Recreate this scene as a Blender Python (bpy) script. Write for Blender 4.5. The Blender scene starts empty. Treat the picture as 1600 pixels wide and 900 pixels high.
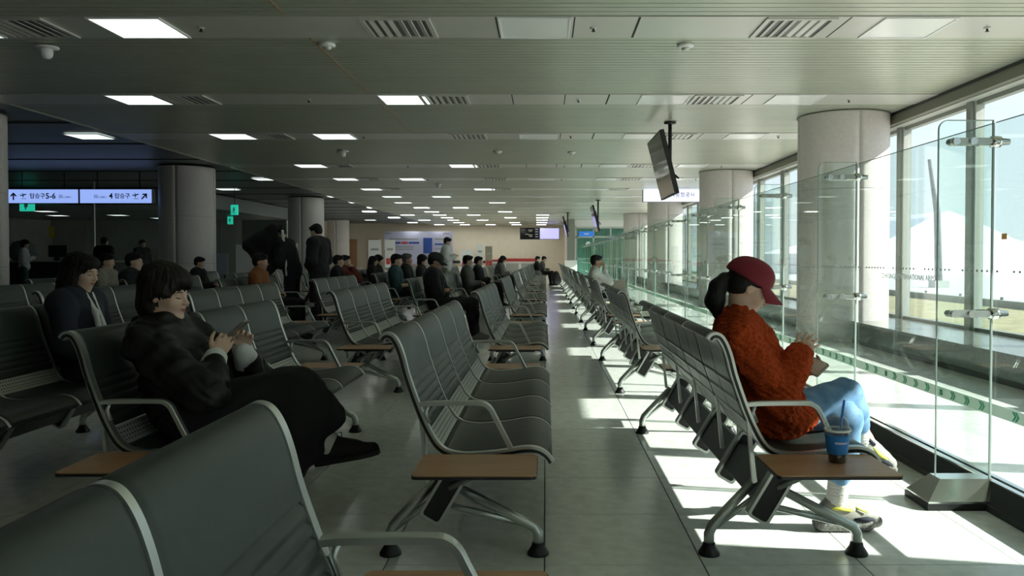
import bpy, bmesh, math, random
import numpy as np
from mathutils import Vector, Matrix, Euler

random.seed(7)
SC = bpy.context.scene
COL = SC.collection

# ------------------------------------------------------------------ camera
CAM_H = 1.16
cam = bpy.data.cameras.new('camera')
cam.sensor_width = 36.0
cam.lens = 1260.0 / 1600.0 * 36.0
PITCH = math.radians(1.2)
cam.shift_x = -(852 - 800) / 1600.0
cam.shift_y = -(48 - 1260 * math.tan(PITCH)) / 1600.0
cam.clip_end = 2000
cam.clip_start = 0.02
camo = bpy.data.objects.new('camera', cam)
camo.location = (0, 0, CAM_H)
camo.rotation_euler = (math.pi / 2 - PITCH, 0, 0)
COL.objects.link(camo)
SC.camera = camo

# ------------------------------------------------------------------ sky, sun, exposure
SC.view_settings.view_transform = 'Standard'
SC.view_settings.look = 'None'
SC.view_settings.gamma = 1.0
SC.view_settings.use_curve_mapping = False
SC.view_settings.exposure = 0.74
SC.cycles.transparent_max_bounces = 40
SC.cycles.max_bounces = 8
SC.cycles.diffuse_bounces = 4
SC.cycles.glossy_bounces = 4

w = bpy.data.worlds.new('sky')
SC.world = w
w.use_nodes = True
nt = w.node_tree
nt.nodes.clear()
wo = nt.nodes.new('ShaderNodeOutputWorld')
bg = nt.nodes.new('ShaderNodeBackground')
tc = nt.nodes.new('ShaderNodeTexCoord')
sx = nt.nodes.new('ShaderNodeSeparateXYZ')
cr = nt.nodes.new('ShaderNodeValToRGB')
cr.color_ramp.elements[0].position = 0.0
cr.color_ramp.elements[0].color = (0.77, 0.89, 0.92, 1)
cr.color_ramp.elements[1].position = 0.7
cr.color_ramp.elements[1].color = (0.56, 0.74, 0.95, 1)
nt.links.new(tc.outputs['Generated'], sx.inputs[0])
nt.links.new(sx.outputs['Z'], cr.inputs[0])
nt.links.new(cr.outputs[0], bg.inputs['Color'])
bg.inputs['Strength'].default_value = 0.86
nt.links.new(bg.outputs[0], wo.inputs[0])

sun = bpy.data.lights.new('sun', 'SUN')
sun.energy = 8.7
sun.color = (1.0, 0.965, 0.90)
sun.angle = math.radians(0.55)
suno = bpy.data.objects.new('sun', sun)
suno.rotation_euler = Vector((-1.0, 0.20, -0.60)).to_track_quat('-Z', 'Y').to_euler()
suno.location = (20, -4, 14)
COL.objects.link(suno)

# ------------------------------------------------------------------ materials
def mat(name, color, rough=0.5, metal=0.0, noise=0.0, nscale=8.0, bump=0.0, bscale=40.0, spec=0.5,
        emit=None, estr=0.0, detail=3.0, color2=None, coat=0.0, sheen=0.0, stretch=None):
    m = bpy.data.materials.new(name)
    m.use_nodes = True
    t = m.node_tree
    b = t.nodes['Principled BSDF']
    c = (*color, 1)
    b.inputs['Base Color'].default_value = c
    b.inputs['Roughness'].default_value = rough
    b.inputs['Metallic'].default_value = metal
    b.inputs['Specular IOR Level'].default_value = spec
    b.inputs['Coat Weight'].default_value = coat
    b.inputs['Sheen Weight'].default_value = sheen
    if emit:
        b.inputs['Emission Color'].default_value = (*emit, 1)
        b.inputs['Emission Strength'].default_value = estr
    if noise > 0 or bump > 0 or color2:
        tcn = t.nodes.new('ShaderNodeTexCoord')
        src = tcn.outputs['Object']
        if stretch:
            mp = t.nodes.new('ShaderNodeMapping')
            mp.inputs['Scale'].default_value = stretch
            t.links.new(src, mp.inputs[0])
            src = mp.outputs[0]
        if noise > 0 or color2:
            n = t.nodes.new('ShaderNodeTexNoise')
            n.inputs['Scale'].default_value = nscale
            n.inputs['Detail'].default_value = detail
            t.links.new(src, n.inputs['Vector'])
            r = t.nodes.new('ShaderNodeValToRGB')
            r.color_ramp.elements[0].position = 0.3
            r.color_ramp.elements[1].position = 0.7
            if color2:
                r.color_ramp.elements[0].color = c
                r.color_ramp.elements[1].color = (*color2, 1)
            else:
                r.color_ramp.elements[0].color = (*[x * (1 - noise) for x in color], 1)
                r.color_ramp.elements[1].color = (*[min(1, x * (1 + noise)) for x in color], 1)
            t.links.new(n.outputs[0], r.inputs[0])
            t.links.new(r.outputs[0], b.inputs['Base Color'])
        if bump > 0:
            n2 = t.nodes.new('ShaderNodeTexNoise')
            n2.inputs['Scale'].default_value = bscale
            n2.inputs['Detail'].default_value = 4
            t.links.new(src, n2.inputs['Vector'])
            bp = t.nodes.new('ShaderNodeBump')
            bp.inputs['Strength'].default_value = bump
            bp.inputs['Distance'].default_value = 0.01
            t.links.new(n2.outputs[0], bp.inputs['Height'])
            t.links.new(bp.outputs[0], b.inputs['Normal'])
    return m

def glass(name, tint, base=0.04, graze=0.55):
    m = bpy.data.materials.new(name)
    m.use_nodes = True
    t = m.node_tree
    t.nodes.clear()
    o = t.nodes.new('ShaderNodeOutputMaterial')
    tr = t.nodes.new('ShaderNodeBsdfTransparent')
    tr.inputs[0].default_value = (*tint, 1)
    gl = t.nodes.new('ShaderNodeBsdfGlossy')
    gl.inputs['Roughness'].default_value = 0.01
    lw = t.nodes.new('ShaderNodeLayerWeight')
    lw.inputs[0].default_value = 0.5
    pw = t.nodes.new('ShaderNodeMath'); pw.operation = 'POWER'; pw.inputs[1].default_value = 4.0
    mu = t.nodes.new('ShaderNodeMath'); mu.operation = 'MULTIPLY_ADD'
    mu.inputs[1].default_value = graze; mu.inputs[2].default_value = base
    mx = t.nodes.new('ShaderNodeMixShader')
    t.links.new(lw.outputs['Facing'], pw.inputs[0])
    t.links.new(pw.outputs[0], mu.inputs[0])
    t.links.new(mu.outputs[0], mx.inputs[0])
    t.links.new(tr.outputs[0], mx.inputs[1])
    t.links.new(gl.outputs[0], mx.inputs[2])
    t.links.new(mx.outputs[0], o.inputs[0])
    return m

M = {}
M['tile'] = mat('floor_granite', (0.79, 0.80, 0.75), 0.15, noise=0.10, nscale=14, detail=6, bump=0.02, bscale=6, spec=0.5)
M['grout'] = mat('floor_grout', (0.10, 0.10, 0.09), 0.8)
M['slat'] = mat('ceiling_metal', (0.46, 0.49, 0.40), 0.34, metal=0.35, noise=0.04, nscale=2)
M['strip'] = mat('ceiling_panel_white', (0.58, 0.58, 0.53), 0.32, metal=0.2, noise=0.03, nscale=2)
M['void'] = mat('ceiling_void', (0.035, 0.035, 0.03), 0.9)
M['ceil_dark'] = mat('ceiling_bluegrey', (0.15, 0.175, 0.18), 0.42, metal=0.1)
M['lamp'] = mat('lamp_diffuser', (0.9, 0.9, 0.9), 0.4, emit=(0.88, 1.0, 0.94), estr=0.95)
M['lamp_far'] = mat('lamp_diffuser_far', (0.9, 0.9, 0.9), 0.4, emit=(0.96, 1.0, 0.94), estr=6.5)
M['lamp_off'] = mat('lamp_diffuser_off', (0.80, 0.82, 0.80), 0.25)
M['dark'] = mat('dark_metal', (0.025, 0.027, 0.026), 0.45, metal=0.3)
M['black'] = mat('black_plastic', (0.012, 0.012, 0.012), 0.45)
M['alu'] = mat('aluminium', (0.58, 0.61, 0.58), 0.34, metal=0.85)
M['chrome'] = mat('bright_steel', (0.72, 0.73, 0.72), 0.16, metal=1.0)
M['pad'] = mat('seat_pad', (0.024, 0.034, 0.029), 0.45, noise=0.08, nscale=30, bump=0.05, bscale=350)
M['shell'] = mat('seat_shell', (0.20, 0.24, 0.22), 0.38, metal=0.5)
M['beam'] = mat('beam_grey', (0.16, 0.17, 0.17), 0.45, metal=0.5)
M['perf'] = mat('perforated_grey', (0.45, 0.47, 0.44), 0.5, metal=0.3)
M['hole'] = mat('slot_black', (0.03, 0.03, 0.03), 0.8)
M['wood'] = mat('table_wood', (0.46, 0.25, 0.125), 0.38, noise=0.14, nscale=5, stretch=(1, 14, 14))
M['stone'] = mat('column_stone', (0.62, 0.575, 0.55), 0.42, noise=0.05, nscale=22, detail=6)
M['ledge'] = mat('ledge_granite', (0.13, 0.14, 0.125), 0.14, noise=0.2, nscale=30, detail=6)
M['frame'] = mat('window_frame', (0.26, 0.28, 0.25), 0.4, metal=0.4)
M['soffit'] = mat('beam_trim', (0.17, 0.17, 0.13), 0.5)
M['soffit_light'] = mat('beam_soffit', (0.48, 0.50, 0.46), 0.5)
M['glass'] = glass('clear_glass', (0.935, 0.978, 0.957))
M['glass_edge'] = mat('glass_edge', (0.36, 0.46, 0.42), 0.15, spec=0.8)
M['pane'] = glass('window_glass', (0.965, 0.98, 0.985), 0.03, 0.5)
M['teal_glass'] = glass('teal_glass', (0.38, 0.64, 0.60), 0.06, 0.5)
M['mint'] = mat('mint_tape', (0.74, 0.92, 0.80), 0.5)
M['green'] = mat('green_print', (0.02, 0.36, 0.18), 0.5)
M['greyprint'] = mat('grey_print', (0.33, 0.35, 0.35), 0.6)
M['wallb'] = mat('beige_wall', (0.78, 0.69, 0.56), 0.6, noise=0.03, nscale=3)
M['walld'] = mat('grey_wall', (0.36, 0.36, 0.33), 0.6, noise=0.08, nscale=2)
M['white'] = mat('white_paint', (0.80, 0.81, 0.80), 0.5)
M['lilac'] = mat('lilac_print', (0.60, 0.60, 0.80), 0.5)
M['blue_print'] = mat('blue_print', (0.04, 0.10, 0.42), 0.5)
M['red_print'] = mat('red_print', (0.55, 0.06, 0.05), 0.5)
M['signface'] = mat('sign_face', (0.5, 0.6, 0.9), 0.4, emit=(0.25, 0.36, 0.76), estr=0.72)
M['signwhite'] = mat('sign_face_white', (0.7, 0.75, 0.9), 0.4, emit=(0.72, 0.76, 1.0), estr=0.85)
M['signink'] = mat('sign_ink', (0.015, 0.02, 0.05), 0.5)
M['exit'] = mat('exit_green', (0.02, 0.5, 0.3), 0.5, emit=(0.02, 0.55, 0.38), estr=0.5)
M['screen'] = mat('screen_black', (0.012, 0.014, 0.013), 0.07, spec=0.6)
M['screen_lilac'] = mat('screen_lilac', (0.3, 0.3, 0.5), 0.3, emit=(0.42, 0.40, 0.78), estr=0.8)
M['blue_sign'] = mat('blue_sign', (0.02, 0.12, 0.42), 0.4, emit=(0.02, 0.14, 0.5), estr=0.5)
M['yellow'] = mat('yellow_sign', (0.55, 0.45, 0.03), 0.5)
M['orange'] = mat('orange_sticker', (0.55, 0.25, 0.05), 0.6)
M['redplate'] = mat('red_plate', (0.45, 0.035, 0.03), 0.5)
M['skin'] = mat('skin', (0.66, 0.44, 0.33), 0.5, noise=0.05, nscale=20)
M['skin2'] = mat('skin_tan', (0.48, 0.28, 0.20), 0.5, noise=0.05, nscale=20)
M['lip'] = mat('lips', (0.46, 0.13, 0.12), 0.45)
M['hair'] = mat('black_hair', (0.009, 0.008, 0.007), 0.55, spec=0.3, noise=0.3, nscale=60, bump=0.25, bscale=90, stretch=(1, 1, 0.25))
M['hair_brown'] = mat('dark_brown_hair', (0.015, 0.011, 0.009), 0.52, spec=0.3, noise=0.4, nscale=60, bump=0.3, bscale=90, stretch=(1, 1, 0.25))
M['hair_grey'] = mat('grey_hair', (0.10, 0.095, 0.09), 0.5, bump=0.2, bscale=90)
M['eye'] = mat('eye_dark', (0.012, 0.010, 0.010), 0.2)
M['cap'] = mat('burgundy_cloth', (0.20, 0.012, 0.026), 0.8, noise=0.08, nscale=120, bump=0.1, bscale=300)
M['capblack'] = mat('black_cap_cloth', (0.012, 0.012, 0.014), 0.7)
M['jeans'] = mat('light_denim', (0.075, 0.185, 0.36), 0.8, color2=(0.21, 0.38, 0.58), nscale=16, detail=5, bump=0.04, bscale=400)
M['leather'] = mat('black_leather', (0.005, 0.0052, 0.005), 0.5, noise=0.2, nscale=9, bump=0.12, bscale=45, spec=0.35)
M['blackcloth'] = mat('black_cloth', (0.008, 0.008, 0.009), 0.85, bump=0.08, bscale=200)
M['navy'] = mat('navy_cloth', (0.013, 0.016, 0.028), 0.8)
M['whitecloth'] = mat('white_cloth', (0.70, 0.71, 0.69), 0.8, bump=0.1, bscale=60)
M['sock'] = mat('white_sock', (0.66, 0.64, 0.60), 0.85, bump=0.2, bscale=160)
M['beigecloth'] = mat('beige_cloth', (0.30, 0.28, 0.22), 0.8)
M['orangecloth'] = mat('rust_orange_cloth', (0.24, 0.085, 0.02), 0.8)
M['redcloth'] = mat('red_cloth', (0.20, 0.035, 0.025), 0.8)
M['tealcloth'] = mat('teal_cloth', (0.03, 0.075, 0.085), 0.8)
M['greycloth'] = mat('grey_cloth', (0.12, 0.12, 0.11), 0.8)
M['darkcloth'] = mat('charcoal_cloth', (0.018, 0.019, 0.019), 0.75)
M['khaki'] = mat('khaki_shoe', (0.22, 0.21, 0.18), 0.7)
M['shoewhite'] = mat('shoe_white', (0.34, 0.325, 0.29), 0.6, noise=0.06, nscale=60)
M['shoeyellow'] = mat('shoe_yellow', (0.62, 0.62, 0.07), 0.6)
M['shoepink'] = mat('shoe_pink', (0.62, 0.10, 0.18), 0.6)
M['sole'] = mat('speckled_sole', (0.06, 0.06, 0.055), 0.7, color2=(0.30, 0.30, 0.27), nscale=120, detail=2)
M['soleblack'] = mat('black_sole', (0.012, 0.012, 0.012), 0.6)
M['cupblue'] = mat('cup_sleeve_blue', (0.02, 0.20, 0.58), 0.5)
M['coffee'] = mat('coffee', (0.035, 0.016, 0.009), 0.2)
M['strawblue'] = mat('straw_blue', (0.02, 0.17, 0.66), 0.35)
M['plastic'] = glass('clear_plastic', (0.93, 0.95, 0.95), 0.08, 0.6)
M['phone'] = mat('phone_case', (0.30, 0.27, 0.22), 0.3, metal=0.6)
M['suitcase'] = mat('suitcase_shell', (0.34, 0.29, 0.24), 0.45)
M['apron'] = mat('concrete_apron', (0.50, 0.50, 0.48), 0.8, noise=0.05, nscale=0.5)
M['drygrass'] = mat('dry_grass', (0.30, 0.27, 0.15), 0.9, noise=0.2, nscale=3)
M['tent'] = mat('white_membrane', (0.85, 0.85, 0.84), 0.6)
M['mast'] = mat('mast_grey', (0.10, 0.13, 0.15), 0.6)
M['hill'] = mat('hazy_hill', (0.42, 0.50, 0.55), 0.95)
M['bag'] = mat('backpack_black', (0.014, 0.014, 0.016), 0.7)

# knitted sweater
def knit():
    m = mat('rust_knit', (0.40, 0.06, 0.016), 0.9, spec=0.12)
    t = m.node_tree
    b = t.nodes['Principled BSDF']
    tcn = t.nodes.new('ShaderNodeTexCoord')
    wv = t.nodes.new('ShaderNodeTexWave')
    wv.bands_direction = 'DIAGONAL'
    wv.inputs['Scale'].default_value = 17
    wv.inputs['Distortion'].default_value = 9
    wv.inputs['Detail'].default_value = 3
    wv.inputs['Detail Scale'].default_value = 3
    nz = t.nodes.new('ShaderNodeTexNoise')
    nz.inputs['Scale'].default_value = 110
    nz.inputs['Detail'].default_value = 5
    mx = t.nodes.new('ShaderNodeMath'); mx.operation = 'ADD'
    bp = t.nodes.new('ShaderNodeBump')
    bp.inputs['Strength'].default_value = 0.32
    bp.inputs['Distance'].default_value = 0.012
    rp = t.nodes.new('ShaderNodeValToRGB')
    rp.color_ramp.elements[0].color = (0.25, 0.028, 0.007, 1)
    rp.color_ramp.elements[1].color = (0.54, 0.085, 0.019, 1)
    rp.color_ramp.elements[0].position = 0.25
    rp.color_ramp.elements[1].position = 0.75
    t.links.new(tcn.outputs['Object'], wv.inputs['Vector'])
    t.links.new(tcn.outputs['Object'], nz.inputs['Vector'])
    t.links.new(wv.outputs['Fac'], mx.inputs[0])
    t.links.new(nz.outputs[0], mx.inputs[1])
    t.links.new(mx.outputs[0], bp.inputs['Height'])
    t.links.new(bp.outputs[0], b.inputs['Normal'])
    t.links.new(nz.outputs[0], rp.inputs[0])
    t.links.new(rp.outputs[0], b.inputs['Base Color'])
    return m
M['knit'] = knit()

# ------------------------------------------------------------------ mesh helpers
class MB:
    def __init__(self):
        self.v = []; self.f = []; self.m = []; self.mats = []; self.s = []
    def mi(self, m):
        if m not in self.mats:
            self.mats.append(m)
        return self.mats.index(m)
    def add(self, vs, fs, m, smooth=False):
        k = len(self.v); i = self.mi(m)
        self.v += [tuple(p) for p in vs]
        for f in fs:
            self.f.append(tuple(k + a for a in f)); self.m.append(i); self.s.append(smooth)
        return self
    def box(self, lo, hi, m):
        x0, y0, z0 = lo; x1, y1, z1 = hi
        vs = [(x0, y0, z0), (x1, y0, z0), (x1, y1, z0), (x0, y1, z0), (x0, y0, z1), (x1, y0, z1), (x1, y1, z1), (x0, y1, z1)]
        return self.add(vs, [(0, 3, 2, 1), (4, 5, 6, 7), (0, 1, 5, 4), (1, 2, 6, 5), (2, 3, 7, 6), (3, 0, 4, 7)], m)
    def rbox(self, lo, hi, r, m, axis=2, seg=4):
        # box with rounded vertical edges about 'axis'
        a, b = [i for i in range(3) if i != axis]
        pts = []
        for cx, cy, s in ((hi[a] - r, hi[b] - r, 0), (lo[a] + r, hi[b] - r, 1), (lo[a] + r, lo[b] + r, 2), (hi[a] - r, lo[b] + r, 3)):
            for i in range(seg + 1):
                t = (s + i / seg) * math.pi / 2
                pts.append((cx + r * math.cos(t), cy + r * math.sin(t)))
        rings = []
        for c in (lo[axis], hi[axis]):
            ring = []
            for p in pts:
                q = [0, 0, 0]; q[a] = p[0]; q[b] = p[1]; q[axis] = c
                ring.append(q)
            rings.append(ring)
        return self.loft(rings, m, cap=True, smooth=False)
    def loft(self, rings, m, cap=True, smooth=True, close=False):
        n = len(rings[0]); vs = [p for r in rings for p in r]; fs = []
        R = len(rings)
        for i in range(R if close else R - 1):
            j = (i + 1) % R
            for k in range(n):
                l = (k + 1) % n
                fs.append((i * n + k, i * n + l, j * n + l, j * n + k))
        self.add(vs, fs, m, smooth)
        if cap and not close:
            k0 = len(self.v) - len(vs); i = self.mi(m)
            self.f.append(tuple(k0 + a for a in reversed(range(n)))); self.m.append(i); self.s.append(False)
            self.f.append(tuple(k0 + (R - 1) * n + a for a in range(n))); self.m.append(i); self.s.append(False)
        return self
    def tube(self, path, r, m, seg=8, cap=True):
        P = [Vector(p) for p in path]; rs = r if isinstance(r, (list, tuple)) else [r] * len(P)
        up = Vector((0, 1, 0)); rings = []
        for i, p in enumerate(P):
            d = (P[min(i + 1, len(P) - 1)] - P[max(i - 1, 0)]).normalized()
            u = up
            if abs(d.dot(u)) > 0.95:
                u = Vector((1, 0, 0))
            a = d.cross(u).normalized(); b = d.cross(a).normalized()
            rings.append([p + a * math.cos(2 * math.pi * k / seg) * rs[i] + b * math.sin(2 * math.pi * k / seg) * rs[i] for k in range(seg)])
        return self.loft(rings, m, cap)
    def lathe(self, prof, m, seg=20, c=(0, 0, 0), cap=True):
        rings = [[(c[0] + r * math.cos(2 * math.pi * k / seg), c[1] + r * math.sin(2 * math.pi * k / seg), c[2] + z) for k in range(seg)] for r, z in prof]
        return self.loft(rings, m, cap)
    def poly(self, pts2, m, y, plane='xz'):
        vs = [(p[0], y, p[1]) for p in pts2]
        return self.add(vs, [tuple(range(len(vs)))], m)
    def mesh(self, name):
        me = bpy.data.meshes.new(name)
        me.from_pydata(self.v, [], self.f)
        for m in self.mats:
            me.materials.append(m)
        me.polygons.foreach_set('material_index', self.m)
        me.polygons.foreach_set('use_smooth', self.s)
        bm = bmesh.new(); bm.from_mesh(me)
        bmesh.ops.recalc_face_normals(bm, faces=bm.faces)
        bm.to_mesh(me); bm.free()
        me.update()
        return me

def ob(name, me, parent=None, loc=(0, 0, 0), rot=None):
    if isinstance(me, MB):
        me = me.mesh(name)
    o = bpy.data.objects.new(name, me)
    COL.objects.link(o)
    o.location = loc
    if rot: o.rotation_euler = rot
    if parent: o.parent = parent
    return o

def tag(o, label=None, cat=None, group=None, kind=None):
    if label: o['label'] = label
    if cat: o['category'] = cat
    if group: o['group'] = group
    if kind: o['kind'] = kind
    return o

def empty(name, loc=(0, 0, 0), rz=0.0):
    o = bpy.data.objects.new(name, None)
    o.empty_display_size = 0.1
    o.location = loc
    o.rotation_euler = (0, 0, rz)
    COL.objects.link(o)
    return o

def text(name, body, size, m, parent, loc, rot, align='LEFT', depth=0.0015, bold=0.0):
    cu = bpy.data.curves.new(name, 'FONT')
    cu.body = body; cu.size = size; cu.align_x = align; cu.align_y = 'CENTER'
    cu.extrude = depth; cu.offset = bold; cu.resolution_u = 3
    tmp = bpy.data.objects.new(name, cu)
    COL.objects.link(tmp)
    dg = bpy.context.evaluated_depsgraph_get()
    me = bpy.data.meshes.new_from_object(tmp.evaluated_get(dg))
    bpy.data.objects.remove(tmp)
    me.materials.clear(); me.materials.append(m)
    o = ob(name, me, parent, loc, rot)
    return o

ORD = ['zeroth', 'first', 'second', 'third', 'fourth', 'fifth', 'sixth', 'seventh', 'eighth', 'ninth', 'tenth', 'eleventh', 'twelfth',
       'thirteenth', 'fourteenth', 'fifteenth', 'sixteenth', 'seventeenth']

def proj(x, y, z):
    return 852 + 1260 * x / y, 402 + 1260 * (CAM_H - z) / y

# ------------------------------------------------------------------ floor
floor = empty('floor'); tag(floor, kind='structure', label='pale polished granite tile floor of the departure lounge')
fs_ = MB().box((-24, -5, -0.2), (5.3, 53, -0.004), M['grout'])
ob('floor_bed', fs_, floor)
T = 0.6
tile_me = MB()
tile_me.add([(0.002, 0.002, -0.006), (T - 0.002, 0.002, -0.006), (T - 0.002, T - 0.002, -0.006), (0.002, T - 0.002, -0.006),
             (0.003, 0.003, 0), (T - 0.003, 0.003, 0), (T - 0.003, T - 0.003, 0), (0.003, T - 0.003, 0)],
            [(4, 5, 6, 7), (0, 1, 5, 4), (1, 2, 6, 5), (2, 3, 7, 6), (3, 0, 4, 7)], M['tile'])
tile_me = tile_me.mesh('tile')
cells = []
for i in range(-40, 9):
    for j in range(-8, 88):
        x0, y0 = i * T - 0.003, 0.02 + j * T
        if x0 < -24 or x0 > 4.7: continue
        cx, cy = x0 + T / 2, y0 + T / 2
        vis = False
        if cy > 2.2:
            px, py = proj(cx, cy, 0)
            vis = -80 < px < 1680 and py < 960
        cells.append((0 if vis else 1, cy + abs(cx) * 0.3, x0, y0))
cells.sort()
rest = MB()
for n, (a, d, x0, y0) in enumerate(cells):
    if n < 290 and a == 0:
        ob('tile', tile_me, floor, (x0, y0, 0))
    else:
        rest.add([(x0 + 0.003, y0 + 0.003, 0), (x0 + T - 0.003, y0 + 0.003, 0), (x0 + T - 0.003, y0 + T - 0.003, 0), (x0 + 0.003, y0 + T - 0.003, 0),
                  (x0 + 0.002, y0 + 0.002, -0.006), (x0 + T - 0.002, y0 + 0.002, -0.006), (x0 + T - 0.002, y0 + T - 0.002, -0.006), (x0 + 0.002, y0 + T - 0.002, -0.006)],
                 [(0, 1, 2, 3), (4, 5, 1, 0), (5, 6, 2, 1), (6, 7, 3, 2), (7, 4, 0, 3)], M['tile'])
tag(ob('far_tiles', rest, floor), kind='stuff')

# ------------------------------------------------------------------ ceiling: linear metal slats with flat service strips
CEIL = 3.16
ceiling = empty('ceiling', (0, 0, CEIL)); tag(ceiling, kind='structure', label='low metal slat ceiling with flat service strips')
ob('ceiling_void', MB().box((-7.0, -5, 0.12), (5.4, 53, 0.2), M['void']), ceiling)
ROWS = [6.75, 9.95, 13.05, 17.35, 20.35, 23.4, 26.3, 29.2, 32.2, 35.1, 37.8, 40.4, 43.1, 46.0, 49.2]
ROWS_ALL = [-2.9, 0.3, 3.5] + ROWS
SW = 0.64
for k, y in enumerate(ROWS_ALL):
    ob('service_strip', MB().box((-7.0, y, 0.0), (4.85, y + SW, 0.04), M['strip']), ceiling)
    y0 = y + SW + 0.012
    y1 = (ROWS_ALL[k + 1] if k + 1 < len(ROWS_ALL) else 53) - 0.006
    n = max(1, round((y1 - y0) / 0.107)); st = (y1 - y0) / n
    b = MB()
    for i in range(n):
        a = y0 + i * st
        b.add([(-7.0, a, 0.006), (4.85, a, 0.006), (4.85, a + st - 0.016, 0.006), (-7.0, a + st - 0.016, 0.006),
               (-7.0, a - 0.002, 0.03), (4.85, a - 0.002, 0.03), (4.85, a + st - 0.014, 0.03), (-7.0, a + st - 0.014, 0.03)],
              [(3, 2, 1, 0), (0, 1, 5, 4), (2, 3, 7, 6), (1, 2, 6, 5), (3, 0, 4, 7)], M['slat'])
    tag(ob('ceiling_slats', b, ceiling), kind='stuff')
# raised darker ceiling over the gate hall side
b = MB().box((-24, -5, 0.14), (-7.0, 53, 0.22), M['ceil_dark'])
for k in range(24):
    b.box((-24, -4 + k * 2.4, 0.125), (-7.05, -4 + k * 2.4 + 0.06, 0.14), M['void'])
b.box((-7.06, -5, 0.0), (-7.0, 53, 0.2), M['slat'])
ob('raised_ceiling', b, ceiling)
# lights
def light_proto(m, nm):
    f = MB(); L = 0.31; I = 0.292
    for a in ((-L, -L, L, -I), (-L, I, L, L), (-L, -I, -I, I), (I, -I, L, I)):
        f.box((a[0], a[1], -0.012), (a[2], a[3], 0.0), M['white'])
    d = MB().box((-I, -I, -0.006), (I, I, 0.0), m)
    return f.mesh('frame'), d.mesh('diffuser')
lf, ld = light_proto(M['lamp'], 'lit'); _, ldo = light_proto(M['lamp_off'], 'off'); _, ldf = light_proto(M['lamp_far'], 'far')
LIT = [(0, [-3.53, -5.2, -6.6]), (1, [-5.14, -1.77]), (2, [-5.15, -3.47, -8.0]), (3, [-5.12, -1.78]), (4, [-7.6, -5.08, -3.40]),
       (5, [-5.08, -1.78, -9.9]), (6, [-7.3, -5.05, -3.42]), (7, [-7.3, -5.2, -1.76, -11.6]), (8, [-7.3, -4.98, -3.40, -13.2]), (9, [-8.2, -4.98, -1.76, -15]),
       (10, [-6.5, -4.98, -3.38, -0.12]), (11, [-8.1, -4.95, -1.76, -0.15]), (12, [-6.5, -4.95, -3.38, -0.18, -10]), (13, [-8.1, -4.96, -1.76, -0.2]),
       (14, [-9.6, -6.5, -4.93, -3.36, -1.76, -0.25])]
OFF = [(0, [-0.09, 3.15]), (1, [1.5, 3.15]), (2, [-0.12, 3.3, 1.6]), (3, [3.2, 1.5]), (4, [-0.12, 1.6, 3.2]), (5, [1.5]), (6, [-0.12, 2.6]), (7, [1.5])]
for rows, lit in ((LIT, True), (OFF, False)):
    for r, xs in rows:
        for n, x in enumerate(sorted(xs, reverse=True)):
            zc = CEIL if x > -7 else CEIL + 0.125
            o = empty('ceiling_light', (x, (ROWS[r] + SW / 2) * (1 if x > -7 else 1.0625), zc))
            if lit:
                tag(o, f'glowing square ceiling light, {ORD[n + 1]} from the windows in the {ORD[r + 1]} strip', 'light', 'lit square ceiling lights')
            else:
                tag(o, f'unlit square ceiling light, {ORD[n + 1]} from the windows in the {ORD[r + 1]} strip', 'light', 'unlit ceiling lights near the windows')
            ob('frame', lf, o); ob('diffuser', (ldf if r >= 8 and x > -9 else ld) if lit else ldo, o)
# vents
vf = MB(); L = 0.3; I = 0.26
for a in ((-L, -L, L, -I), (-L, I, L, L), (-L, -I, -I, I), (I, -I, L, I)):
    vf.box((a[0], a[1], -0.015), (a[2], a[3], 0.0), M['strip'])
vf = vf.mesh('frame'); vb = MB().box((-I, -I, -0.002), (I, I, 0.0), M['beam']).mesh('backing')
vs_ = MB()
vs_.add([(-0.02, -I, -0.014), (0.02, -I, -0.003), (0.02, I, -0.003), (-0.02, I, -0.014), (-0.024, -I, -0.01), (0.016, -I, 0.0), (0.016, I, 0.0), (-0.024, I, -0.01)],
        [(0, 1, 2, 3), (7, 6, 5, 4), (0, 4, 5, 1), (2, 6, 7, 3), (1, 5, 6, 2), (3, 7, 4, 0)], M['strip'])
vs_ = vs_.mesh('slat')
for r in range(6):
    for n, x in enumerate((2.15, -1.27, -4.52)):
        o = empty('ceiling_vent', (x, ROWS[r] + SW / 2, CEIL))
        tag(o, f'square louvred air vent, {ORD[n + 1]} from the windows in the {ORD[r + 1]} ceiling strip', 'vent', 'ceiling air vents')
        ob('frame', vf, o); ob('backing', vb, o)
        for i in (-0.2, -0.12, -0.04, 0.04, 0.12, 0.2):
            q = ob('slat', vs_, o, (i, 0, 0))
            if i > 0: q.rotation_euler = (0, 0, math.pi)
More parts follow.
